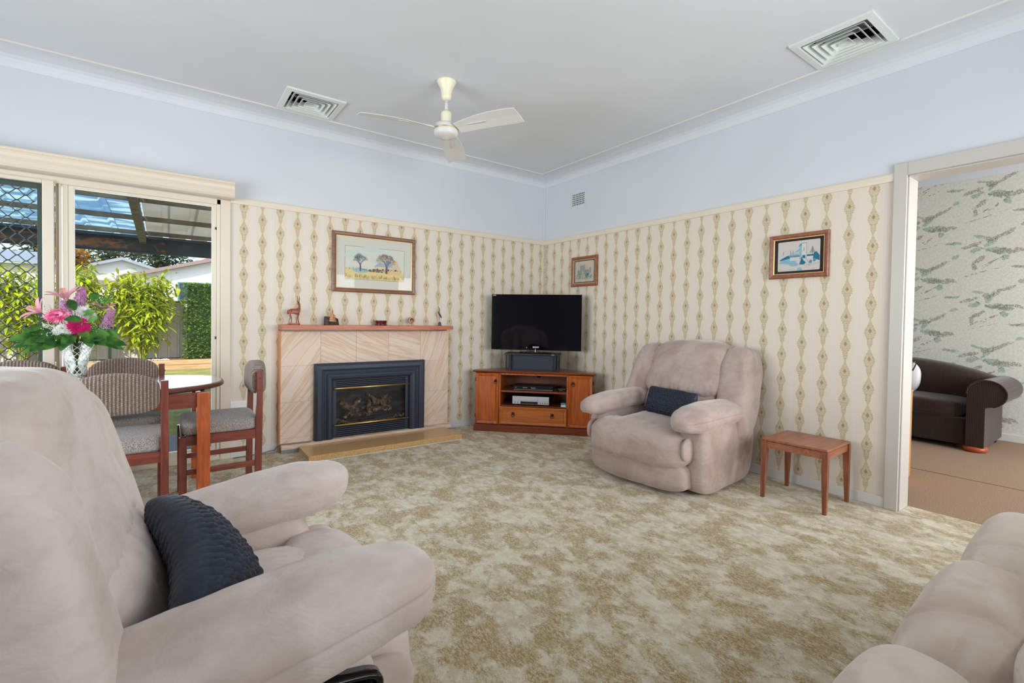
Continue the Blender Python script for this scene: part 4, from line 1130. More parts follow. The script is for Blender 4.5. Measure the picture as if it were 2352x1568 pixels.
# tree disc
td = thing('carved_tree_ornament', 'small round carved wooden tree ornament towards the right of the mantel', 'ornament', (-1.765, -0.08, MZ))
mb = MB(); ringo = [(.036*math.cos(a)*(1+.03*math.sin(9*a)), .052+.034*math.sin(a)*(1+.03*math.cos(7*a))) for a in [i*2*PI/28 for i in range(28)]]
mb.prism(ringo, -.004, .006, 'xzy'); mb.build('crown_disc', bark, td, bevel=.001)
mb = MB()
rr_ = [[(r*math.cos(a), y, .052+r*.95*math.sin(a)) for r, y in ((.022, -.0045), (.022, -.008), (.033, -.008), (.035, -.0045))] for a in [PI*1.5+.35+i*(2*PI-.7)/26 for i in range(27)]]
mb.loft(rr_, cap=True)
mb.tube([(0, -.003, .004), (.001, -.004, .022), (0, -.004, .034)], [.007, .005, .004], 8)
for an in (.5, 1.0, 1.57, 2.1, 2.6): mb.tube([(0, -.005, .032), (.012*math.cos(an), -.006, .036+.014*math.sin(an)), (.021*math.cos(an), -.006, .040+.026*math.sin(an))], [.0035, .0025, .001], 6)
mb.prism([(.032*math.cos(a), .014*math.sin(a)) for a in [i*2*PI/20 for i in range(20)]], 0, .004)
mb.build('carved_tree', wood_pale, td)
# crane
cr = thing('crane_figurine', 'thin dark metal crane figurine at the right end of the mantel', 'figurine', (-1.452, -0.08, MZ))
horn = plain('dark_horn', (62, 66, 80), .25)
MB().lathe([(.001, 0), (.022, 0), (.020, .006), (.014, .012), (.016, .022), (.012, .036), (.001, .042)], 18).build('rock_base', horn, cr, smooth=True)
skin('body', [(0, 0, .115, .011), (-.012, 0, .13, .009), (.012, 0, .095, .008), (.022, 0, .078, .003), (-.010, 0, .15, .004), (-.004, 0, .168, .004), (-.012, 0, .185, .0035), (-.020, 0, .205, .0012), (.002, 0, .098, .004), (.002, 0, .07, .002), (.000, 0, .036, .002)],
     [(0, 1), (0, 2), (2, 3), (1, 4), (4, 5), (5, 6), (6, 7), (0, 8), (8, 9), (9, 10)], horn, cr)

# ================================================================ SIDE TABLE
st = thing('side_table', 'small teak side table with four tapered legs between the recliner and the doorway', 'side table', (-0.283, -3.108, 0), math.radians(1.5))
q = .197
MB().prism([(-q, -q), (q, -q), (q, q), (-q, q)], .388, .402).build('table_top', wood_side, st, bevel=.0025)
MB().prism([(-q+.004, -q+.004), (q-.004, -q+.004), (q-.004, q-.004), (-q+.004, q-.004)], .382, .388).build('shadow_gap', wood_cab_dark, st)
mb = MB()
for s in (-1, 1):
    mb.box(-q+.012, q-.012, s*(q-.014)-.008, s*(q-.014)+.008, .340, .382); mb.box(s*(q-.014)-.008, s*(q-.014)+.008, -q+.012, q-.012, .340, .382)
mb.build('apron', wood_side, st, bevel=.001)
for sx in (-1, 1):
    for sy in (-1, 1):
        cx, cy = sx*(q-.016), sy*(q-.016)
        def sq(w, z, ox=0, oy=0): return [(cx+ox-w, cy+oy-w, z), (cx+ox+w, cy+oy-w, z), (cx+ox+w, cy+oy+w, z), (cx+ox-w, cy+oy+w, z)]
        mb = MB(); mb.loft([sq(.011, 0, sx*.005, sy*.005), sq(.015, .17, sx*.002, sy*.002), sq(.0175, .30), sq(.0175, .386)]); mb.build('leg', wood_side_leg, st, bevel=.0015)

# ================================================================ RECLINERS
def recliner(name, label, loc, rot, mat, group=None, handle=True, n=22, tilt=0.0, padh=.098, ln=.38, wf=0.0, hz=.218, hc=.790, hx=-.200, bg=.042, wide=0.0):
    t = thing(name, label, 'recliner armchair', loc, rot, group)
    # shell / base
    blob('base', (-.02, 0, .17), (.36, .40, .135), mat, t, k=7, n=10)
    lean = lambda z: -ln*max(0, z-.40)
    for s in (1, -1):
        def fb(w, q, s=s):
            z = w.z; f = max(0, q.x)
            w.y += s*(.012*math.sin((q.z+1)*1.3))*abs(q.y > 0)
            if q.x < 0: w.x += -.03*(z/.5)*(-q.x)
            w.x += -.02*(1-q.z)*max(0, q.x)
            return w
        blob('arm', (-.035, s*.385, .258), (.395, .101, .246), mat, t, k=5.5, n=n, fn=fb, wr=.006, wsc=4, seed=s*3)
        def fp(w, q, s=s):
            # long puffy pad: front droops over the arm, rear runs into the back
            u = q.x
            w.z += .014*math.sin((u+1)*PI/2) - .022*max(0, u-.6)**1.2*2.0
            if u > .5: w.y += 0
            w.z += tilt*(u-.29)
            w.z -= .035*max(0, q.y*s)*(.5+.5*max(0, q.z))*1.0
            if q.z < 0: w.z -= .028*max(0, u)*(-q.z)
            # stitched line along the flank
            dd = abs(q.z-.02-.28*u*u*0.3)
            w.y -= s*.006*math.exp(-(dd/.07)**2)*max(0, q.y*s)
            w.z -= .0045*math.sin(u*26+q.y*4)*math.exp(-((1-abs(u))/.20))
            return w
        pad = blob('arm_pad', (.035, s*.392, .535), (.450, .126, padh), mat, t, k=3.1, n=n+8, fn=fp, wr=.009, wsc=5, seed=s*7+1)
    # seat
    def fs(w, q):
        w.z += .02*(1-q.y*q.y)*(1-abs(q.x)*.6)
        return w
    blob('seat_cushion', (.06, 0, .375), (.33, .285, .075), mat, t, k=3.6, n=n, fn=fs, wr=.010, wsc=5, seed=2)
    # front roll of the folded footrest
    def ff(w, q):
        e = max(0, abs(q.y)-.62)/.38
        w.z -= .045*e*e*max(0, q.z); w.x -= .035*e*e
        w.x -= .030*max(0, q.z)**2
        g = math.sin(q.y*34+math.sin(q.y*9)*2)
        w.x -= .0035*g*math.exp(-((1+q.z)/.5)) ; w.z += .003*g*math.exp(-((1-abs(q.z))/.6))
        return w
    blob('footrest_cushion', (.370, 0, .318), (.132, .412, .142), mat, t, k=3.1, n=n+6, fn=ff, wr=.010, wsc=5, seed=4)
    def fq(w, q):
        g = math.sin(q.y*30+math.sin(q.y*11)*3)
        w.x -= .005*g*math.exp(-((1-q.z)/.8)); w.x -= .05*max(0, -q.z)**2 ; w.z += .02*max(0, -q.z)*abs(q.y)**3
        w.x += .012*math.cos(q.y*PI/2)
        return w
    blob('footrest_panel', (.345, 0, .128), (.095, .392, .112), mat, t, k=5, n=n, fn=fq, wr=.006, wsc=5, seed=6)
    for s in (1, -1):
        blob('footrest_wing', (.366, s*.396, .335), (.080, .020, .075), mat, t, k=2.6, n=10, wr=.003)
    # back
    def fk(w, q):
        w.x += lean(w.z); w.z -= .05*abs(q.y)**4*max(0, q.z)
        return w
    blob('backrest', (-.315, 0, .60), (.085, .38, .335), mat, t, k=5, n=14, fn=fk)
    for s in (1, -1):
        def fw(w, q, s=s):
            w.x += lean(w.z)
            w.y -= s*.055*max(0, (w.z-.45))*1.1
            w.y += s*.02*math.sin((q.z+1)*PI/2)*max(0, s*q.y)
            w.z -= .03*max(0, q.z)*max(0, -q.x)
            w.z += .006*math.sin(q.x*14)*math.exp(-((1-q.z)/.25))
            return w
        w_ = wf if s < 0 else 0
        blob('back_wing', (-.245+w_, s*(.382+wide), .630-w_*1.3), (.160+w_*.4, .105, .350+w_*.2), mat, t, k=4.8, n=n+4, fn=fw, wr=.010, wsc=4, seed=9+s)
    def fh(w, q):
        w.x += lean(w.z)
        # crown rolls over the top, gathers at the lower edge
        w.x += bg*math.exp(-((q.z+.6)/.50)**2)*max(0, q.x)
        w.z += .022*math.cos(q.y*PI/2)*max(0, q.z)
        g = math.sin(q.y*38+math.sin(q.y*13)*2.2)
        low = math.exp(-((1+q.z)/.42))
        w.x += .0075*g*low*max(0, q.x); w.z += .016*(1-q.y*q.y)*max(0, -q.z)
        w.x -= .02*abs(q.y)**5*max(0, q.x)
        cr_ = math.exp(-((abs(q.y)-.86)/.028)**2) if q.x > 0 or q.z > .5 else 0
        w.x -= .009*cr_*max(0, q.x); w.z -= .006*cr_*max(0, q.z)
        return w
    hp = blob('head_pillow', (hx, 0, hc), (.150, .315, hz), mat, t, k=4.6, n=n*2, fn=fh, wr=.010, wsc=5, seed=12)
    def fl(w, q):
        w.x += lean(w.z)
        w.x += .03*math.cos(q.y*PI/2)*max(0, q.x)
        g = math.sin(q.y*30+2); w.x += .005*g*math.exp(-((1-q.z)/.5))*max(0, q.x)
        return w
    blob('lumbar_pillow', (-.165, 0, .545), (.125, .295, .150), mat, t, k=3.2, n=n+4, fn=fl, wr=.010, wsc=5, seed=15)
    if handle:
        hb = MB(); ov = []
        M_ = Matrix.Translation((.27, -.4875, .428)) @ Matrix.Rotation(math.radians(8), 4, 'Y')
        hb.M = M_
        def st_(rx, rz, y): return [(rx*math.copysign(abs(math.cos(a))**.55, math.cos(a)), y, rz*math.copysign(abs(math.sin(a))**.55, math.sin(a))) for a in [i*2*PI/32 for i in range(32)]]
        hb.loft([st_(.072, .036, .02), st_(.072, .036, -.010), st_(.068, .032, -.013), st_(.060, .025, -.010), st_(.055, .021, .004), st_(.054, .020, .006)])
        h_ = hb.build('recline_handle', black_gloss, t, smooth=True)
        m_ = MB(); m_.M = M_; m_.box(-.012, .040, -.012, .004, -.014, .010); m_.build('latch', black_plastic, h_, bevel=.004)
    return t
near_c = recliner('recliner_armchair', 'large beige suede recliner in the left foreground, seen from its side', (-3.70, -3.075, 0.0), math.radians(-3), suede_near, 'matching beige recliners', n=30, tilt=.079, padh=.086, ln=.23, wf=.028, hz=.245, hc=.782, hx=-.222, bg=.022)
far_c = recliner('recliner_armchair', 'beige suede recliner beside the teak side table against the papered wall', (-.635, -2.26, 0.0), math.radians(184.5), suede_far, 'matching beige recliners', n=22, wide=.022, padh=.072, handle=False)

# ---------------------------------------------------------------- woven navy cushions
def woven(name, label, loc, rot, w, h, d, cells, seed=0, bend=0.0):
    t = thing(name, label, 'cushion', loc, rot)
    nx, ny = cells; sub = 5; NX, NY = nx*sub, ny*sub
    W_ = MB()
    for side in (1, -1):
        vs = []
        for j in range(NY+1):
            for i in range(NX+1):
                a = -1+2*i/NX; b = -1+2*j/NY
                puff = (max(0, 1-abs(a)**5)**.5)*(max(0, 1-abs(b)**2.8)**.5)
                x = a*w/2*(1-.05*(1-abs(b))*0 - .05*b*b*0); z = b*h/2
                x *= 1-.045*(math.cos(b*PI/2)); z *= 1-.06*(math.cos(a*PI/2))
                cr_ = 1-.10*(abs(a)*abs(b))**5; x *= cr_; z *= cr_
                ci = i/sub; cj = j/sub
                fx_, fz_ = ci % 1, cj % 1
                over = (int(ci)+int(cj)) % 2
                wv = (abs(math.sin(fx_*PI))**.28)*(abs(math.sin(fz_*PI))**.28)*(1 if over else .72) + (fx_ if over else fz_)*.18
                edge = min(1, 6*(1-abs(a)), 6*(1-abs(b)))
                fold = .0028*noise.noise(Vector((a*7+seed, b*7, side)))
                y = side*(puff*d/2 + (.0068*(wv-.6) + fold)*edge)
                y += bend*(a*a)*.5
                z += .006*noise.noise(Vector((a*2.5, b*2.5, seed)))
                vs.append((x, y, z))
        fs = [(j*(NX+1)+i, j*(NX+1)+i+1, (j+1)*(NX+1)+i+1, (j+1)*(NX+1)+i) for j in range(NY) for i in range(NX)]
        W_.add(vs, fs if side > 0 else [f[::-1] for f in fs])
    cv = W_.build('woven_cover', navy, t, smooth=True); wd = cv.modifiers.new('weld', 'WELD'); wd.merge_threshold = .0004
    return t
def basis(xa, nrm):   # cushion local x along xa, local -y along nrm (front)
    xa = Vector(xa).normalized(); n_ = Vector(nrm).normalized(); n_ = (n_-xa*n_.dot(xa)).normalized()
    y = -n_; z = xa.cross(y)
    return Matrix((xa, y, z)).transposed().to_euler()
woven('throw_cushion', 'navy basket-weave cushion leaning in the foreground recliner', (-3.640, -3.155, .545), tuple(basis((.12, -.88, -.24), (.88, -.22, .42))), .48, .31, .15, (22, 14), seed=2, bend=.10)
woven('throw_cushion', 'navy woven lumbar cushion on the far recliner', (-.66, -2.315, .565), tuple(basis((-.03, -1, -.03), (-.93, .03, .32))), .44, .22, .10, (26, 13), seed=5)

# ================================================================ SOFA (right foreground)
so = thing('reclining_sofa', 'beige suede three seat reclining sofa at the lower right, in front of the doorway', 'sofa', (-2.08, -4.62, 0), 0)
mt_ = suede_sofa
blob('base', (0, -.02, .17), (1.02, .36, .14), mt_, so, k=8, n=10)
cx = [-.635, 0.0, .635]
for i, x in enumerate(cx):
    def ff(w, q, x=x):
        xi = q.x; up = max(0, q.z+.15)
        if xi < .78: w.z -= .105*((.78-xi)/1.78)**1.7*up
        else: w.z -= .02*((xi-.78)/.22)**2*up
        w.z -= .007*math.exp(-((xi+.22+.12*q.y)/.035)**2)*up + .003*math.exp(-((xi+.30+.12*q.y)/.03)**2)*up
        w.y -= .030*max(0, -xi-.2)**1.5*max(0, q.y)
        near = max(0, -xi-.35)/.65
        g = math.sin(q.y*17+xi*7+x*3+1.5*math.sin(q.y*7+x))
        w.z += .010*g*near*up; w.y += .006*g*near*max(0, q.y)
        w.z += .02*(1-q.y*q.y)*up
        return w
    blob('footrest_cushion', (x, .385, .328), (.330, .128, .165), mt_, so, k=3.1, n=52, fn=ff, wr=.006, wsc=4, seed=20+i)
    blob('footrest_panel', (x, .345, .12), (.31, .10, .11), mt_, so, k=5, n=12, wr=.006, seed=i)
    blob('seat_cushion', (x, .03, .40), (.33, .262, .085), mt_, so, k=4.0, n=20, wr=.008, wsc=5, seed=30+i)
    def fbk(w, q):
        w.y += -.38*max(0, w.z-.4); return w
    blob('lumbar_pillow', (x, -.20, .57), (.32, .13, .15), mt_, so, k=3.2, n=14, fn=fbk, wr=.01, seed=40+i)
    blob('head_pillow', (x, -.20, .82), (.32, .15, .20), mt_, so, k=3.2, n=16, fn=fbk, wr=.01, seed=50+i)
for s in (-1, 1):
    blob('arm', (s*1.055, -.04, .25), (.10, .36, .24), mt_, so, k=5, n=14)
    blob('arm_pad', (s*1.055, -.03, .53), (.125, .37, .08), mt_, so, k=3, n=16, wr=.008)
blob('backrest', (0, -.40, .58), (1.08, .10, .38), mt_, so, k=6, n=14)

# ================================================================ LOUNGE ROOM THINGS
bs = thing('brown_sofa', 'dark brown corduroy scroll-arm sofa in the room beyond the doorway', 'sofa', (2.75, -2.55, 0), 0)
bmt = brown_cord
# local: front towards -x, right end at -y
mb = MB(); mb.box(-.36, .40, -.86, .86, .05, .30); mb.build('frame', bmt, bs, bevel=.02)
def fcu(w, q): w.z += .015*math.cos(q.y*PI/2)*max(0, q.z); return w
for y in (-.42, .42): blob('seat_cushion', (-.03, y, .375), (.355, .415, .078), bmt, bs, k=7, n=14, fn=fcu)
mb = MB(); rings = []
for i in range(25):
    y = -.98+i*1.96/24; top = .835-.155*(abs(y)/.98)**2.6
    rings.append([(.12, y, .30), (.10, y, top-.10), (.14, y, top-.03), (.22, y, top), (.32, y, top-.02), (.38, y, top-.08), (.40, y, .05), (.2, y, .05)])
mb.loft(rings); mb.build('backrest', bmt, bs, smooth=True, bevel=0)
def scroll(side):
    R = .125; cyc = side*1.0; cz = .555; pts = []
    for i in range(21):
        a = math.radians(-150 + i*300/20) ; a = math.radians(200-i*(275/20))
        pts.append((cyc + side*(R*1.05)*math.cos(a)*1.0, cz + R*math.sin(a)))
    inner = side*.865; outer = side*.995
    poly = [(inner, .05)] + [(cyc+side*(.135*math.cos(a)), cz+.125*math.sin(a)) for a in [math.radians(185-i*(255/22)) for i in range(23)]] + [(outer, .425), (outer, .05)]
    return poly
for s in (-1, 1):
    poly = scroll(s)
    mb = MB(); mb.loft([[(-.40, y, z) for y, z in poly], [(.40, y, z) for y, z in poly]]); ar = mb.build('scroll_arm', bmt, bs, bevel=.006)
    MB().tube([(-.402, y, z) for y, z in poly[1:-2]], .006, 6).build('piping', bmt, ar, smooth=True)
for s in (-1, 1):
    MB().lathe([(.001, 0), (.075, 0), (.088, .018), (.088, .034), (.08, .05), (.001, .05)], 24, (-.33, s*.925, 0)).build('bun_foot', plain('orange_varnished_foot', (168, 76, 36), .3) if s < 0 else bpy.data.materials['orange_varnished_foot'], bs, smooth=True)
    MB().box(.33, .38, s*.94-.025, s*.94+.025, 0, .05).build('rear_foot', black_plastic, bs)
ocm = thing('oak_cabinet', 'light oak cabinet end panel just inside the lounge doorway', 'cabinet', (.60, -3.38, 0), math.radians(4))
MB().box(0, .38, 0, .02, 0, .66).build('end_panel', wood_oak, ocm, bevel=.001)
MB().box(0, .38, .02, .80, .03, .655).build('carcass', wood_oak, ocm, bevel=.001)
MB().box(-.004, .385, -.004, .81, .66, .675).build('top', wood_oak, ocm, bevel=.002)
for y in (.22, .60): MB().box(.38, .392, y-.18, y+.18, .04, .64).build('door', wood_oak, ocm, bevel=.002)
ph = thing('patterned_cushion', 'white cushion with black lines on the brown sofa, mostly hidden by the doorway jamb', 'cushion', (2.72, -2.79, .62), (0, .3, 0))
blob('cover', (0, 0, 0), (.07, .20, .19), white_trim, ph, k=2.6, n=12)
mb = MB(); mb.tube([(-.064, -.14, .06), (-.062, -.155, .11), (-.05, -.16, .15)], .006, 6); mb.tube([(-.068, -.10, .12), (-.064, -.13, .14), (-.052, -.15, .165)], .005, 6); mb.build('black_lines', black_plastic, ph)
# ================================================================ DINING TABLE
TC = (-4.36, -.775)
dt = thing('dining_table', 'oval-ended glossy brown dining table with orange timber legs by the sliding door', 'dining table', (TC[0], TC[1], 0))
def oval(o, z):
    L = .93+o; Wd = .455+o; pts = []
    for i in range(72):
        a = i*2*PI/72; c, s = math.cos(a), math.sin(a)
        # straight sides with rounded ends
        x = math.copysign(abs(c)**.62, c)*L if abs(c) > 0 else 0
        y = math.copysign(abs(s)**.86, s)*Wd
        pts.append((x, y, z))
    return pts
mb = MB(); mb.loft([oval(-.016, .7455), oval(-.016, .7465)]); mb.build('laminate', wood_table, dt)
mb = MB(); mb.loft([oval(-.03, .712), oval(-.012, .714), oval(-.001, .722), oval(0, .732), oval(-.004, .742), oval(-.014, .746)], cap=True); mb.build('table_top', wood_table_edge, dt, smooth=False)
mb = MB(); mb.box(-.77, .77, -.385, -.363, .625, .712); mb.box(-.77, .77, .363, .385, .625, .712); mb.box(-.806, -.784, -.345, .345, .625, .712); mb.box(.784, .806, -.345, .345, .625, .712)
mb.build('apron', wood_chair_x, dt, bevel=.002)
for sx in (-1, 1):
    for sy in (-1, 1): BOX(sx*.795-.033, sx*.795+.033, sy*.375-.033, sy*.375+.033, 0, .712).build('leg', wood_table_leg, dt, bevel=.003)

# ---------------------------------------------------------------- dining chairs
def dining_chair():
    t = thing('dining_chair', '', '', (0, 0, 0))
    # local: front +y, back at y=-.20 ; width .44
    w = .205
    for s in (-1, 1):
        MB().prism([(-.222, 0), (-.182, 0), (-.188, .44), (-.196, .825), (-.230, .825), (-.226, .44)], s*w-.017, s*w+.017, 'yzx').build('leg', wood_chair, t, bevel=.003)
        BOX(s*w-.019, s*w+.019, .175, .215, 0, .445).build('leg', wood_chair, t, bevel=.003)
        BOX(s*w-.012, s*w+.012, -.20, .18, .392, .450).build('side_rail', wood_chair_y, t, bevel=.002)
        for z in (.215,): BOX(s*w-.009, s*w+.009, -.20, .18, z, z+.034).build('stretcher', wood_chair_y, t, bevel=.002)
        for z in (.70, .775):
            k = MB(); k.M = Matrix.Translation((s*(w+.016), -.210, z)) @ Matrix.Rotation(s*PI/2, 4, 'Y'); k.lathe([(.001, 0), (.006, 0), (.005, .004), (.001, .006)], 10); k.build('bolt_cap', wood_chair, t, smooth=True)
    BOX(-w, w, .185, .205, .392, .450).build('front_rail', wood_chair_x, t, bevel=.002)
    BOX(-w, w, -.212, -.192, .392, .450).build('rear_rail', wood_chair_x, t, bevel=.002)
    def fs_(p, q): p.z += .004*math.cos(q.x*PI/2)*max(0, q.z); return p
    blob('seat_cushion', (0, -.002, .488), (.222, .205, .040), tweed_m, t, k=9, n=12, fn=fs_)
    def fb_(p, q):
        p.z += .028*math.cos(q.x*PI/2)*max(0, q.z+.2)*.9
        p.y += -.018*(1-q.x*q.x)
        p.y += .006*noise.noise(Vector((p.x*9, p.z*9, 3)))
        return p
    blob('back_pad', (0, -.203, .752), (.187, .048, .090), knit_m, t, k=4.2, n=16, fn=fb_)
    return t
dc = dining_chair()
spots = [((-3.955, -1.205), 0.0, 'dining chair with knit back, seen from behind, right of the vase', 1),
         ((-3.975, -.545), PI, 'dining chair on the window side whose knit back arches just right of the vase', 1),
         ((-4.48, -.545), PI, 'dining chair on the window side, left of the vase, only its knit top showing', 1),
         ((-3.47, -.893), PI/2, 'dining chair at the rounded end of the table, in side view against the papered wall', 1)]
for i, ((x, y), r, lab, _) in enumerate(spots):
    o = dc if i == 0 else copy_tree(dc)
    o.location = (x, y, 0); o.rotation_euler = (0, 0, r)
    tag(o, lab, 'dining chair', 'matching tweed and knit dining chairs')

# ================================================================ VASE AND FLOWERS
VX, VY, VZ = -4.195, -.52, .7466
vs_ = thing('cut_crystal_vase', 'flared cut crystal vase on the dining table holding the bouquet', 'vase', (VX, VY, VZ))
profv = [(.062, 0), (.064, .008), (.052, .016), (.044, .026), (.043, .05), (.047, .09), (.055, .14), (.066, .19), (.080, .225), (.088, .245)]
mb = MB(); n = 64; rings = []
NP = 46
def rv(t):
    h_ = t*.245
    for (r0, z0), (r1, z1) in zip(profv[:-1], profv[1:]):
        if z0 <= h_ <= z1+1e-9: f = (h_-z0)/(z1-z0); return r0+(r1-r0)*f, h_
    return profv[-1]
for i in range(NP+1):
    r, z = rv(i/NP); ring = []
    for k in range(n):
        a = 2*PI*k/n
        d = 0
        if z > .035:
            u = a*9/(2*PI); v = z*34
            f1 = abs(((u+v*.5) % 1)-.5); f2 = abs(((u-v*.5) % 1)-.5)
            d = .0035*max(0, 1-min(f1, f2)*7)
        else: d = -.003*math.cos(a*12) if z < .02 else 0
        ring.append(((r-d)*math.cos(a), (r-d)*math.sin(a), z))
    rings.append(ring)
inner = []
for i in range(14):
    t_ = 1-i/13; r, z = rv(.13+.87*t_); inner.append([((r-.006)*math.cos(2*PI*k/n), (r-.006)*math.sin(2*PI*k/n), z) for k in range(n)])
mb.loft(rings+inner); mb.build('bowl', crystal, vs_, smooth=True)
mb = MB()
for fam in (1, -1):
    for k in range(11):
        pts = []
        for i in range(23):
            t_ = .16+.80*i/22; r, z = rv(t_); a = k*2*PI/11 + fam*(t_-.16)*3.6; pts.append(((r+.0008)*math.cos(a), (r+.0008)*math.sin(a), z))
        mb.tube(pts, .0014, 5)
cutm = Mat('cut_glass_edges', (.95, .97, 1, 1), .08, spec=.8); mb.build('cut_pattern', cutm, vs_, smooth=True)
wm = glass_mat('vase_water', (.93, .97, .94), .5)
MB().lathe([(.001, .034), (.034, .034), (.037, .06), (.045, .13), (.001, .13)], 24).build('water', wm, vs_, smooth=True)

def stem(t, p1, r=.0022):
    """stem from the flower head (local origin) down into the vase"""
    loc = Vector(t.location); foot = Vector((VX + (loc.x-VX)*.12*-1, VY + (loc.y-VY)*-.12, VZ+.045)); nk = Vector((VX+(loc.x-VX)*.22, VY+(loc.y-VY)*.22, VZ+.235))
    pts = [Vector((0, 0, -.004)), (nk-loc)*.5 + Vector((0, 0, .02)), nk-loc, foot-loc]
    MB().tube(pts, r, 6).build('stem', stem_green, t, smooth=True)
def face(d): return Vector(d).to_track_quat('Z', 'Y').to_matrix().to_4x4()
def petal(mb, L, w, up, ang, z0=0.0, curl=0.0, n=5, fold=.2):
    c, s = math.cos(ang), math.sin(ang); rings = []
    for i in range(n+1):
        t_ = i/n; r = .002+L*t_; ww = w*math.sin(PI*min(1, .12+t_*.82))**.8*(1 if t_ < 1 else .3)
        z = z0+up*L*t_ - curl*L*t_*t_
        row = []
        for k in (-1, 0, 1): row.append((r*c - k*ww*s, r*s + k*ww*c, z+abs(k)*ww*fold))
        rings.append(row)
    vs = [p for r_ in rings for p in r_]; fs = []
    for i in range(n):
        for k in range(2): fs.append((i*3+k, i*3+k+1, (i+1)*3+k+1, (i+1)*3+k))
    mb.add(vs, fs)
CAMD = Vector((-3.74, -4.51, 1.17))
def gerbera(name, label, loc, R, pet, cen, N, d, group=None):
    t = thing(name, label, 'flower', loc, 0, group); M = face(d)
    mb = MB(); mb.M = M
    for l, (rr, nn, up, off) in enumerate(((R, N, .10, 0), (R*.93, N, .22, .5), (R*.62, N, .30, .2), (R*.42, int(N*.8), .5, .1))):
        for k in range(nn): petal(mb, rr*random.uniform(.9, 1.05), R*.10, up+random.uniform(-.05, .05), (k+off)*2*PI/nn, .002*l, .12)
    mb.build('petals', pet, t)
    m2 = MB(); m2.M = M; m2.lathe([(.001, .012), (R*.10, .012), (R*.22, .006), (R*.22, 0), (.001, -.002)], 16); m2.build('disc', cen, t, smooth=True)
    stem(t, loc, .003); return t
def P3(dx, dz, dy=0): return (VX+dx, VY+dy, VZ+dz)
random.seed(5)
TOC = lambda a=0, b=.3: (.12+a, -1, b)
# placed around the mouth of the vase; heights above the table
gerbera('gerbera', 'pink gerbera with white-tipped petals, left of centre in the bouquet', P3(-.075, .405, -.09), .066, pet_mid, disc_dark, 26, (-.12, -1, 1.0))
gerbera('gerbera', 'deep magenta gerbera low in the middle of the bouquet', P3(.020, .345, -.11), .062, pet_hot, disc_dark, 24, (.35, -1, .15))
def daisy(loc, R, d, label):
    return gerbera('white_daisy', label, loc, R, pet_white, pollen, 16, d, 'white daisies low in the bouquet')
daisy(P3(-.050, .330, -.115), .034, (.0, -1, .3), 'white daisy directly left of the magenta gerbera, the larger one')
daisy(P3(-.018, .318, -.12), .028, (.1, -1, .15), 'white daisy under the magenta gerbera, partly overlapped')
daisy(P3(-.075, .315, -.10), .026, (-.3, -1, .1), 'white daisy at the lower left of the daisy cluster')
def chrys(loc, R, label):
    t = thing('white_chrysanthemum', label, 'flower', loc); M = face((.1, -1, .5)); mb = MB(); mb.M = M
    for l in range(5):
        for k in range(20): petal(mb, R*(1-l*.15), R*.08, .1+l*.28, k*2*PI/20+l*.3, l*.003, .1)
    mb.build('petals', pet_white, t); stem(t, loc, .003)
chrys(P3(.035, .430, -.05), .048, 'white chrysanthemum behind the magenta gerbera')
chrys(P3(.065, .405, -.06), .040, 'white chrysanthemum at the right, beside the lilac blossom spike')
def lily(loc, d, R, label, roll=0.0):
    t = thing('pink_lily', label, 'flower', loc, 0, None); M = face(d) @ Matrix.Rotation(roll, 4, 'Z'); mb = MB(); mb.M = M
    for k in range(6): petal(mb, R, R*.19, 1.15, k*PI/3, 0, .55, n=7, fold=.35)
    mb.build('petals', pet_pink, t)
    m2 = MB(); m2.M = M
    for k in range(5): m2.tube([(0, 0, 0), (.01*math.cos(k*1.25), .01*math.sin(k*1.25), R*.75)], [.0012, .0012], 5)
    m2.build('stamens', pollen, t); stem(t, loc, .003)
lily(P3(-.150, .425, -.03), (-.75, -.35, .55), .088, 'pink lily opening to the left at the left side of the bouquet')
lily(P3(-.045, .505, 0), (-.25, -.25, 1), .100, 'pink lily standing up at the top left of the bouquet', .4)
lily(P3(.135, .450, -.02), (.05, -.35, 1), .070, 'pink lily behind the lilac spike at the right', .2)
def spike(loc, d, L, R, label, N=46):
    t = thing('lilac_flower_spike', label, 'flower', loc); M = face(d); mb = MB(); mb.M = M
    for i in range(N):
        u = i/N; a = i*2.4; r = R*(1-.55*u)*random.uniform(.75, 1.1); z = -L/2+L*u; c, s_ = math.cos(a), math.sin(a)
        ctr = Vector((r*c, r*s_, z)); sz = .014*(1-.3*u)
        q = face((c, s_, .35)); old = mb.M; mb.M = M @ Matrix.Translation(ctr) @ q
        for k in range(4): petal(mb, sz*1.1, sz*.5, .3, k*PI/2+i, 0, .3, n=3)
        mb.M = old
    mb.build('florets', pet_lilac, t); stem(t, loc, .003)
spike(P3(.155, .385, -.06), (.25, -.2, 1), .15, .036, 'full lilac flower spike on the right side of the bouquet')
spike(P3(.020, .520, -.01), (.2, -.2, .9), .13, .034, 'lilac flower spike at the top of the bouquet beside the upright lily')
spike(P3(-.045, .462, -.06), (-.1, -.5, .9), .09, .026, 'short lilac spike between the pink gerbera and the upright lily', 26)
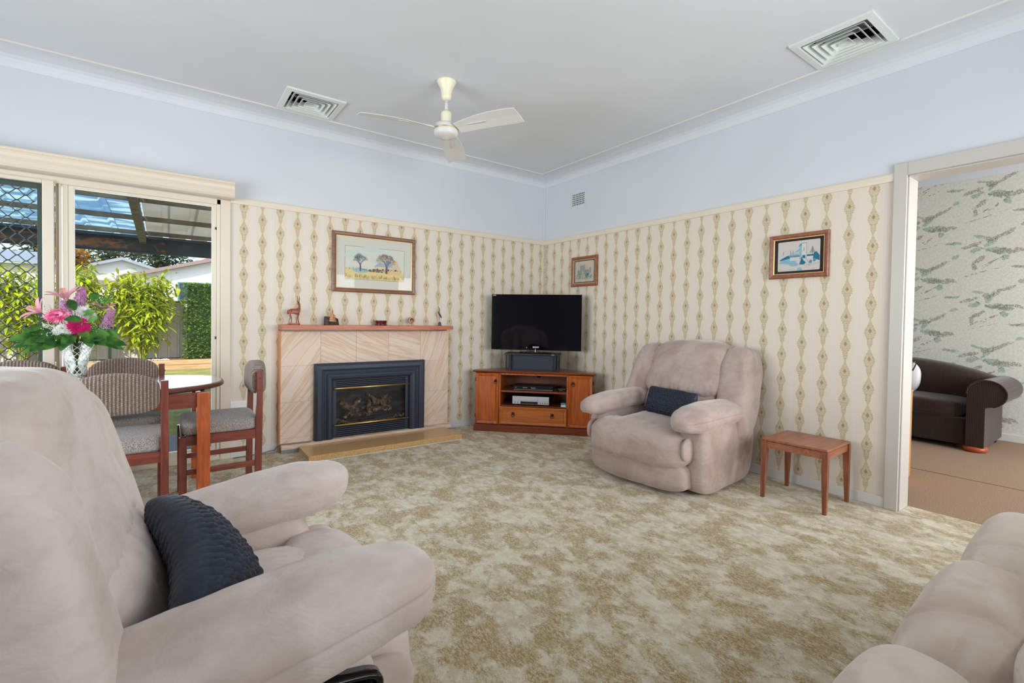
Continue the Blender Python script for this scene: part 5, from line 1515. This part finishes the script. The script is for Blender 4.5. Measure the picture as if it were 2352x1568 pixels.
# baby's breath
gy = thing('babys_breath', 'sprays of tiny white filler blossom scattered through the bouquet', 'flowers', P3(0, .30, 0)); mb = MB(); m2 = MB()
for cx_, cz_, cy_ in ((-.09, .15, -.04), (-.13, .07, -.07), (.05, .20, 0), (.11, .17, -.02), (.12, .04, -.08), (-.03, .18, -.03), (-.10, .02, -.10), (-.06, .03, -.13), (.15, .12, 0)):
    for k in range(40):
        p = Vector((cx_+random.gauss(0, .022), cy_+random.gauss(0, .018), cz_+random.gauss(0, .022))); s_ = random.uniform(.002, .0038)
        mb.add([p+Vector(v)*s_ for v in ((1, 0, 0), (-1, 0, 0), (0, 1, 0), (0, -1, 0), (0, 0, 1), (0, 0, -1))], [(0, 2, 4), (2, 1, 4), (1, 3, 4), (3, 0, 4), (2, 0, 5), (1, 2, 5), (3, 1, 5), (0, 3, 5)])
        if k % 4 == 0: m2.bar((cx_*.5, cy_*.5, cz_-.10), p, .0008, .0008)
b_ = mb.build('blossoms', pet_white, gy); b_['kind'] = 'stuff'; m2.build('sprigs', stem_green, gy)
# leaves
def leaf(mb, base, d, L, w, droop=.25, side=None):
    d = Vector(d).normalized(); up = Vector((0, 0, 1)); sd = d.cross(Vector((.15, -.80, .60)))
    if sd.length < .1: sd = Vector((1, 0, 0))
    sd.normalize(); nrm = sd.cross(d); rows = []; n = 7
    for i in range(n+1):
        t_ = i/n; c = Vector(base) + d*L*t_ - up*droop*L*t_*t_
        ww = w*math.sin(PI*min(.98, .04+t_*.95))**.75
        rows.append([c-sd*ww+nrm*ww*.25, c, c+sd*ww+nrm*ww*.25])
    vs = [p for r_ in rows for p in r_]; fs = [(i*3+k, i*3+k+1, (i+1)*3+k+1, (i+1)*3+k) for i in range(n) for k in range(2)]
    mb.add(vs, fs)
def sprig(name, label, root, leaves, group='leaf sprigs around the bouquet'):
    t = thing(name, label, 'foliage', P3(*root), 0, group); m1 = MB(); 
    for (b, d, L, w) in leaves:
        mb = MB(); leaf(mb, b, d, L, w); mb.build('leaf', leaf_green, t, smooth=True)
        m1.bar((b[0]*.3, b[1]*.3, b[2]*.3), b, .003, .003)
    m1.build('twig', stem_green, t); stem(t, None, .0025)
sprig('leaf_sprig', 'spray of large green leaves sweeping out to the left of the bouquet', (-.10, .27, -.03), [((-.04, -.02, .0), (-1, -.2, .22), .15, .034), ((-.02, -.05, -.01), (-.75, -.6, .1), .12, .03), ((-.03, -.03, .03), (-.8, -.2, .45), .11, .026), ((-.06, 0, -.02), (-1, .1, -.05), .12, .026)])
sprig('leaf_sprig', 'pair of long leaves hanging over the left rim of the vase', (-.07, .25, -.05), [((-.02, -.03, 0), (-.6, -.6, -.1), .13, .03), ((.0, -.03, .02), (-.35, -.9, .05), .12, .03), ((-.05, -.02, -.01), (-1, -.3, -.25), .11, .028)])
sprig('leaf_sprig', 'bright leaf pointing down at the front of the vase mouth', (.0, .28, -.09), [((0, -.01, .02), (-.3, -.8, -.4), .12, .032), ((.03, -.01, .03), (.3, -.9, -.1), .11, .028)])
sprig('leaf_sprig', 'dark leaves fanning out to the right over the vase rim', (.08, .27, -.05), [((.01, -.02, .02), (1, -.4, .25), .13, .036), ((.02, 0, -.01), (1, -.2, 0), .15, .032), ((.0, -.03, 0), (.6, -.8, .1), .13, .034), ((.03, .0, -.02), (1, 0, -.2), .12, .03), ((.02, .01, .04), (.9, .1, .4), .12, .026)])
sprig('leaf_sprig', 'green leaf crossing in front of the magenta gerbera', (.04, .37, -.13), [((0, -.02, .01), (-.7, -.3, .25), .085, .026), ((.03, -.01, .0), (.6, -.6, .7), .085, .02)])
sprig('leaf_sprig', 'upright leaf in the centre of the bouquet above the pink gerbera', (.0, .44, -.07), [((0, 0, .0), (-.25, -.3, .9), .10, .026), ((.03, -.0, -.03), (.7, -.5, .5), .10, .022)])
sprig('leaf_sprig', 'dark leafy tip at the upper right of the bouquet', (.09, .47, .0), [((0, 0, .02), (.8, -.2, .35), .10, .026), ((-.01, 0, .03), (.1, -.2, .9), .08, .024), ((.01, .0, 0), (.6, -.6, .1), .08, .022)])
sprig('leaf_sprig', 'small leaves under the pale lily at the far left', (-.12, .35, -.06), [((-.02, -.01, -.01), (-.7, -.4, -.1), .09, .02), ((.02, -.03, .0), (.1, -.6, .7), .06, .014), ((0, -.02, .01), (-.4, -.4, .5), .07, .016)])
sprig('leaf_sprig', 'broad dark leaves filling the right of the collar above the vase', (.06, .295, -.08), [((0, -.01, 0), (.9, -.3, .15), .12, .038), ((0, -.01, -.02), (.7, -.5, -.15), .11, .036), ((.02, 0, .02), (.95, 0, .05), .13, .034), ((-.01, -.02, -.01), (.35, -.7, -.45), .09, .03)])
sprig('leaf_sprig', 'broad dark leaves filling the left of the collar above the vase', (-.05, .285, -.08), [((0, -.01, 0), (-.9, -.3, .0), .12, .036), ((0, -.01, -.02), (-.7, -.5, -.25), .11, .034), ((-.02, 0, .02), (-.95, 0, .2), .12, .032), ((.01, -.02, -.01), (-.1, -.7, -.5), .09, .03), ((.02, -.02, .01), (.1, -.7, .1), .07, .028)])
for k in range(9):
    a = k*.7; pass
# power outlets
for i, (x, z, lab) in enumerate(((-3.262, .43, 'white double power outlet behind the end dining chair'), (-3.20, 9, ''))):
    if z > 5: continue
    t = thing('power_outlet', lab, 'power outlet', (x, 0, z))
    BOX(-.058, .058, -.010, -.0005, -.036, .036).build('plate', white_plastic, t, bevel=.002)
    for s in (-1, 1): BOX(s*.03-.008, s*.03+.008, -.013, -.010, .010, .026).build('switch', white_plastic, t, bevel=.001)
# ================================================================ OUTDOORS
GZ = -.15
g = BOX(-30, 20, 0.12, 60, GZ-.1, GZ).build('lawn', lawn); tag(g, 'patchy sunlit lawn outside the sliding door', 'lawn', kind='stuff')
struct(BOX(-9, 1.5, .12, 1.4, GZ, -.05).build('trim_13', grey_stone))
# patio cover
pc = thing('patio_cover', 'patio cover with ribbed clear and metal roof sheets on purlins outside the door', 'patio cover', (-4.2, .2, 0))
ox_, oy_ = 4.2, -.2
def roofz(y): return 2.405-.048*(y-.0)
for y in (0.55, 1.5, 2.4, 3.3): MB().box(-3.0, 4.2, y+oy_-.022, y+oy_+.022, roofz(y)-.05, roofz(y)).build('purlin', purlin_m if y < 9 else rust_m, pc)
MB().bar((-4.0+ox_, .15+oy_, roofz(.15)-.06), (-4.0+ox_, 3.7+oy_, roofz(3.7)-.06), .07, .10).build('rafter', purlin_m, pc)
MB().bar((-5.6+ox_, .15+oy_, roofz(.15)-.06), (-5.6+ox_, 3.7+oy_, roofz(3.7)-.06), .07, .10).build('rafter', purlin_m, pc)
MB().bar((-2.2+ox_, .15+oy_, roofz(.15)-.06), (-2.2+ox_, 3.7+oy_, roofz(3.7)-.06), .07, .10).build('rafter', purlin_m, pc)
mb = MB(); mb.box(-2.9, 4.2, 3.68+oy_, 3.74+oy_, 2.0, 2.235); mb.build('fascia_beam', steel_beam, pc)
mb = MB(); mb.box(-2.9, .45, 3.66+oy_, 3.679+oy_, 2.02, 2.16); mb.build('rusted_flashing', rust_m, pc)
mb = MB(); mb.box(-2.9, 4.2, 3.60+oy_, 3.68+oy_, 2.19, 2.205); mb.build('gutter_lip', steel_beam, pc)
def sheet(x0, x1, mat, name):
    mb = MB(); P_ = .26; x = x0; pts = []
    while x < x1-1e-6:
        pts += [(x, 0), (x+P_*.64, 0), (x+P_*.72, .035), (x+P_*.86, .035), (x+P_*.94, 0)]; x += P_
    pts.append((x, 0)); r0 = []; r1 = []
    for a, h_ in pts:
        r0.append((a+ox_, .12+oy_, roofz(.12)+.012+h_)); r1.append((a+ox_, 3.75+oy_, roofz(3.75)+.012+h_))
    mb.loft([r0, r1], cap=False, closed=False)
    mb.loft([[(a, b, c+.002) for a, b, c in r0], [(a, b, c+.002) for a, b, c in r1]], cap=False, closed=False)
    return mb.build(name, mat, pc)
sheet(-7.08, -3.96, clear_sheet, 'clear_sheet'); sheet(-3.955, -.3, metal_sheet, 'metal_sheet')
mb = MB()
for x in (-5.9, -2.6): MB().box(x+ox_-.04, x+ox_+.04, 3.66+oy_, 3.74+oy_, GZ, 2.0).build('post', steel_beam, pc) if x < -9 else None

# garden bed and sleepers
mb = MB(); mb.box(-14, 4, 9.62, 10.6, GZ, .07); tag(mb.build('garden_bed', mulch), 'bark mulched raised garden bed along the fence', 'garden bed', kind='stuff')
for i, (x0, x1) in enumerate(((-12, -8.4), (-8.38, -5.0), (-4.98, -1.6), (-1.58, 2))):
    for k, (y, z0, z1) in enumerate(((9.42, GZ, -.04), (9.53, -.04, .075))):
        cx_ = (x0+x1)/2
        o = BOX(x0, x1, y, y+.09, z0, z1).build('timber_sleeper', sleeper, bevel=.01)
        pos = ('far left, behind the security screen', 'behind the vase and chair backs', 'right of the arched chair back', 'beyond the right door frame')[i]
        tag(o, '%s pale timber sleeper edging the garden bed, %s' % (('lower', 'upper')[k], pos), 'timber sleeper', 'timber sleepers edging the garden bed')
random.seed(8); mb = MB()
for i in range(900):
    x = random.uniform(-8.5, -3.7); y = random.uniform(9.66, 9.95); s_ = random.uniform(.012, .03); z = .07+s_*.3
    mb.add([(x+s_, y, z), (x, y+s_, z), (x-s_, y, z), (x, y-s_, z), (x, y, z+s_*.8)], [(0, 1, 4), (1, 2, 4), (2, 3, 4), (3, 0, 4)])
tag(mb.build('white_pebbles', pebble), 'white pebbles spread at the front of the garden bed', 'pebbles', kind='stuff')
# fence of ribbed cream panels
for i in range(7):
    x0 = -12+i*2.38
    t = thing('fence_panel', 'cream ribbed fence panel behind the garden bed, %s' % ('beyond the far left', 'far left behind the screen', 'left behind the screen bamboo', 'behind the left edge of the big bamboo', 'between the big bamboo and the hedge', 'behind the clipped hedge', 'beyond the hedge')[i], 'fence', (x0, 10.55, 0), 0, 'cream fence panels')
    mb = MB(); pts = []; x = 0
    while x < 2.36: pts += [(x, 0), (x+.13, 0), (x+.145, .03), (x+.19, .03), (x+.2, 0)]; x += .2
    mb.loft([[(a, -b, .05) for a, b in pts], [(a, -b, 1.49) for a, b in pts]], cap=False, closed=False); mb.build('ribbed_sheet', fence_m, t)
    BOX(0, 2.37, -.04, .02, 1.49, 1.53).build('top_rail', green_rail, t); BOX(-.02, .03, -.05, .03, .0, 1.53).build('post', fence_m if i != 3 else green_rail, t)

# foliage
def leafmesh(pts, mat, name, parent, L, w, seed, down=.5, horiz=None):
    random.seed(seed); mb = MB(); vs = []; fs = []
    for p in pts:
        a = random.uniform(0, 2*PI); e = random.uniform(-down-.35, .35-down*.3)
        d = Vector((math.cos(a)*math.cos(e), math.sin(a)*math.cos(e), math.sin(e))); l = L*random.uniform(.6, 1.25); ww = w*random.uniform(.7, 1.2)
        s_ = d.cross(Vector((random.uniform(-.4, .4), random.uniform(-.4, .4), 1))).normalized(); o = len(vs); p = Vector(p)
        nn = s_.cross(d)*ww*.3
        vs += [p, p+d*l*.35+s_*ww-nn*0, p+d*l*.35-s_*ww, p+d*l*.75+s_*ww*.6-Vector((0, 0, l*.06)), p+d*l*.75-s_*ww*.6-Vector((0, 0, l*.06)), p+d*l-Vector((0, 0, l*.16))]
        fs += [(o, o+2, o+1), (o+1, o+2, o+4, o+3), (o+3, o+4, o+5)]
    mb.add(vs, fs); return mb.build(name, mat, parent)
def bamboo(label, loc, h, rad, N, seed, L=.26, lean=0.0):
    t = thing('bamboo_shrub', label, 'shrub', loc, 0, 'lime bamboo shrubs by the fence'); random.seed(seed)
    mb = MB(); pts = []
    for k in range(26):
        a = random.uniform(0, 2*PI); r = rad*random.uniform(.1, 1)**.6; top = h*random.uniform(.55, 1.0)
        ex, ey = r*math.cos(a)+lean, r*math.sin(a)*.45
        p = [Vector((.05*math.cos(a), .05*math.sin(a), 0)), Vector((ex*.3, ey*.3, top*.5)), Vector((ex*.7, ey*.7, top*.85)), Vector((ex, ey, top))]
        mb.tube(p, [.010, .008, .006, .003], 5)
        for j in range(N//26):
            u = random.uniform(.12, 1)**.8; i = min(2, int(u*3)); f = u*3-i; q = p[i].lerp(p[i+1], f)
            pts.append(q + Vector((random.gauss(0, .13*rad/.6), random.gauss(0, .10), random.gauss(0, .10))))
    mb.build('canes', culm, t); leafmesh(pts, leaf_lime, 'foliage', t, L, .030, seed+1, down=.55)
bamboo('big lime bamboo shrub against the fence, right of the bouquet', (-4.20, 9.97, .06), 2.15, .66, 2300, 1)
bamboo('tall lime bamboo shrub showing left of the bouquet beside the window stile', (-5.30, 9.97, .06), 2.25, .42, 1100, 2)
bamboo('lime bamboo shrub behind the security screen', (-6.25, 10.0, .06), 2.1, .66, 2000, 3)
bamboo('lime bamboo shrub at the far left beyond the screen', (-7.5, 9.97, .06), 2.05, .6, 1200, 4)
random.seed(21)
hd = thing('clipped_hedge', 'clipped green hedge column at the right edge of the glass', 'hedge', (-2.75, 10.15, .05)); pts = []
for i in range(5200):
    f = random.choice('xyzyy'); a, b, c = random.uniform(-.62, .62), random.uniform(-.28, .28), random.uniform(.0, 1.92)
    if f == 'x': a = random.choice((-.62, .62))
    elif f == 'y': b = -.28
    else: c = 1.92
    pts.append((a+random.gauss(0, .02), b+random.gauss(0, .02), c+random.gauss(0, .02)))
leafmesh(pts, leaf_hedge, 'foliage', hd, .055, .020, 5, down=.2)
BOX(-.56, .56, -.22, .24, .0, 1.86).build('inner_twigs', plain('hedge_inner', (52, 78, 34), 1.0), hd)
random.seed(31)
for i, (x, y, s_, lab) in enumerate(((-5.15, 9.85, .24, 'small grey-green groundcover mound left of the big bamboo'), (-6.9, 9.85, .2, 'small groundcover mound behind the screen'))):
    t = thing('groundcover_plant', lab, 'plant', (x, y, .06)); pts = []
    for k in range(500):
        a = random.uniform(0, 2*PI); r = s_*random.random()**.5; pts.append((r*math.cos(a), r*.6*math.sin(a), (s_*.55)*(1-(r/s_)**2)*random.random()))
    leafmesh(pts, leafmat('groundcover_leaf_%d' % i, (110, 130, 70), (150, 160, 100), 20), 'foliage', t, .04, .012, i+50, down=-.3)

# neighbouring buildings
def gable(name, label, loc, w, d, eave, peak, over, roof, ang, wins=(), peakx=None):
    t = thing(name, label, 'building', loc, ang); px_ = w/2 if peakx is None else peakx
    MB().prism([(0, GZ), (w, GZ), (w, eave), (px_, peak), (0, eave)], 0, d, 'xzy').build('wall', white_wall, t)
    for s in (0, 1):
        x0, z0 = (0, eave) if s == 0 else (w, eave)
        dx = -over if s == 0 else over; sl = (peak-eave)/((px_) if s == 0 else (w-px_))
        mb = MB(); mb.prism([(x0+dx, z0-over*sl), (px_, peak), (px_, peak+.10), (x0+dx, z0-over*sl+.10)], -.25, d+.2, 'xzy'); mb.build('roof', roof, t)
    for (a, b, c_, e_) in wins:
        f = BOX(a, b, -.03, .0, c_, e_).build('window', green_rail, t); BOX(a+.04, (a+b)/2-.01, -.035, -.028, c_+.04, e_-.03).build('pane', dark_glass, f); BOX((a+b)/2+.01, b-.04, -.035, -.028, c_+.04, e_-.03).build('pane', dark_glass, f)
    return t
gable('neighbour_garage', 'white gabled building with grey roof directly behind the big bamboo', (-4.75, 12.5, 0), 4.6, 1.0, 2.14, 2.93, .1, roof_brown, 0, wins=((1.27, 2.35, 1.58, 2.13),), peakx=2.6)
hs = thing('tiled_house', 'house with terracotta tiled roof and pale gutter above the hedge', 'building', (-3.25, 13.9, 0), 0)
BOX(.3, 5, 0, 4, GZ, 2.62).build('wall', white_wall, hs)
MB().prism([(.02, 2.70), (5.4, 2.70), (5.4, 2.72), (2.6, 4.0), (.02, 2.74)], -.3, 4, 'xzy').build('roof', roof_tile, hs)
BOX(-.02, 5.3, -.42, -.28, 2.62, 2.72).build('gutter', roof_brown, hs)
gable('far_gabled_house', 'white gabled house with blue-grey roof edges in the middle distance', (-6.4, 17, 0), 2.85, 1.6, 2.56, 3.04, .3, roof_grey, 0)
gb = thing('garden_shed', 'low shed with brown gutter between the bouquet and the big bamboo', 'shed', (-5.35, 11.2, 0)); BOX(0, .95, 0, .9, GZ, 1.90).build('wall', white_wall, gb); BOX(-.08, 1.0, -.1, 1.0, 1.90, 2.01).build('roof', roof_brown, gb)
sh = thing('grey_roofed_shed', 'shed with pale grey roof behind the security screen', 'shed', (-8.6, 12.4, 0)); BOX(0, 2.7, 0, 3, GZ, 2.40).build('wall', fence_m, sh)
MB().prism([(-.1, 2.42), (3.1, 2.42), (3.1, 2.47), (-.1, 2.47)], 2.37, 2.371, 'yzx') ; mb = MB(); mb.add([(-.1, -.2, 2.40), (2.8, -.2, 2.40), (2.8, 3.1, 2.95), (-.1, 3.1, 2.95), (-.1, -.2, 2.45), (2.8, -.2, 2.45), (2.8, 3.1, 3.0), (-.1, 3.1, 3.0)], [(0, 1, 2, 3), (4, 5, 6, 7), (0, 1, 5, 4), (1, 2, 6, 5), (2, 3, 7, 6), (3, 0, 4, 7)]); mb.build('roof', roof_grey, sh)
# trees
def tree(label, loc, h, r, mat, seed, N=2600, L=.22, trunk_h=None, sparse=False):
    t = thing('tree', label, 'tree', loc, 0, 'trees beyond the fence'); random.seed(seed); pts = []; mb = MB(); th = trunk_h or h*.5
    mb.tube([(0, 0, 0), (.05, 0, th*.5), (0, .05, th)], [.16, .12, .08], 7)
    for k in range(14):
        a = random.uniform(0, 2*PI); q = Vector((r*.8*math.cos(a), r*.8*math.sin(a), h-r*random.uniform(.2, 1.4))); mid_ = Vector((q.x*.4, q.y*.4, (th+q.z)/2))
        mb.tube([Vector((0, 0, th*.8)), mid_, q], [.06, .04, .012], 5)
        for j in range(N//14): pts.append(q + Vector((random.gauss(0, r*.28), random.gauss(0, r*.28), random.gauss(0, r*.22))))
        if sparse:
            for j in range(10): mb.tube([q, q+Vector((random.gauss(0, .5), random.gauss(0, .3), random.gauss(.2, .4)))], [.02, .005], 4)
    mb.build('trunk', trunk, t); leafmesh(pts, mat, 'crown', t, L, L*.3, seed+1, down=.2)
tree('dense dark green tree left of the gabled house, under the patio beam', (-6.8, 22, 0), 4.6, 1.25, leaf_dark, 61)
tree('thin bare-branched tree behind the gabled house', (-5.15, 20.5, 0), 3.9, .75, leaf_dark, 62, N=500, sparse=True)
tree('olive tree right of the sky gap above the white roof', (-3.3, 23.5, 0), 4.15, 1.05, leaf_dark, 63)
tree('second dark tree behind the security screen', (-11.6, 24, 0), 5.2, 1.4, leaf_dark, 64)
tree('small orange-leaved tree at the left edge of the fixed pane', (-5.95, 13.2, 0), 3.05, .42, leaf_orange, 65, N=1400, L=.10, trunk_h=1.8)
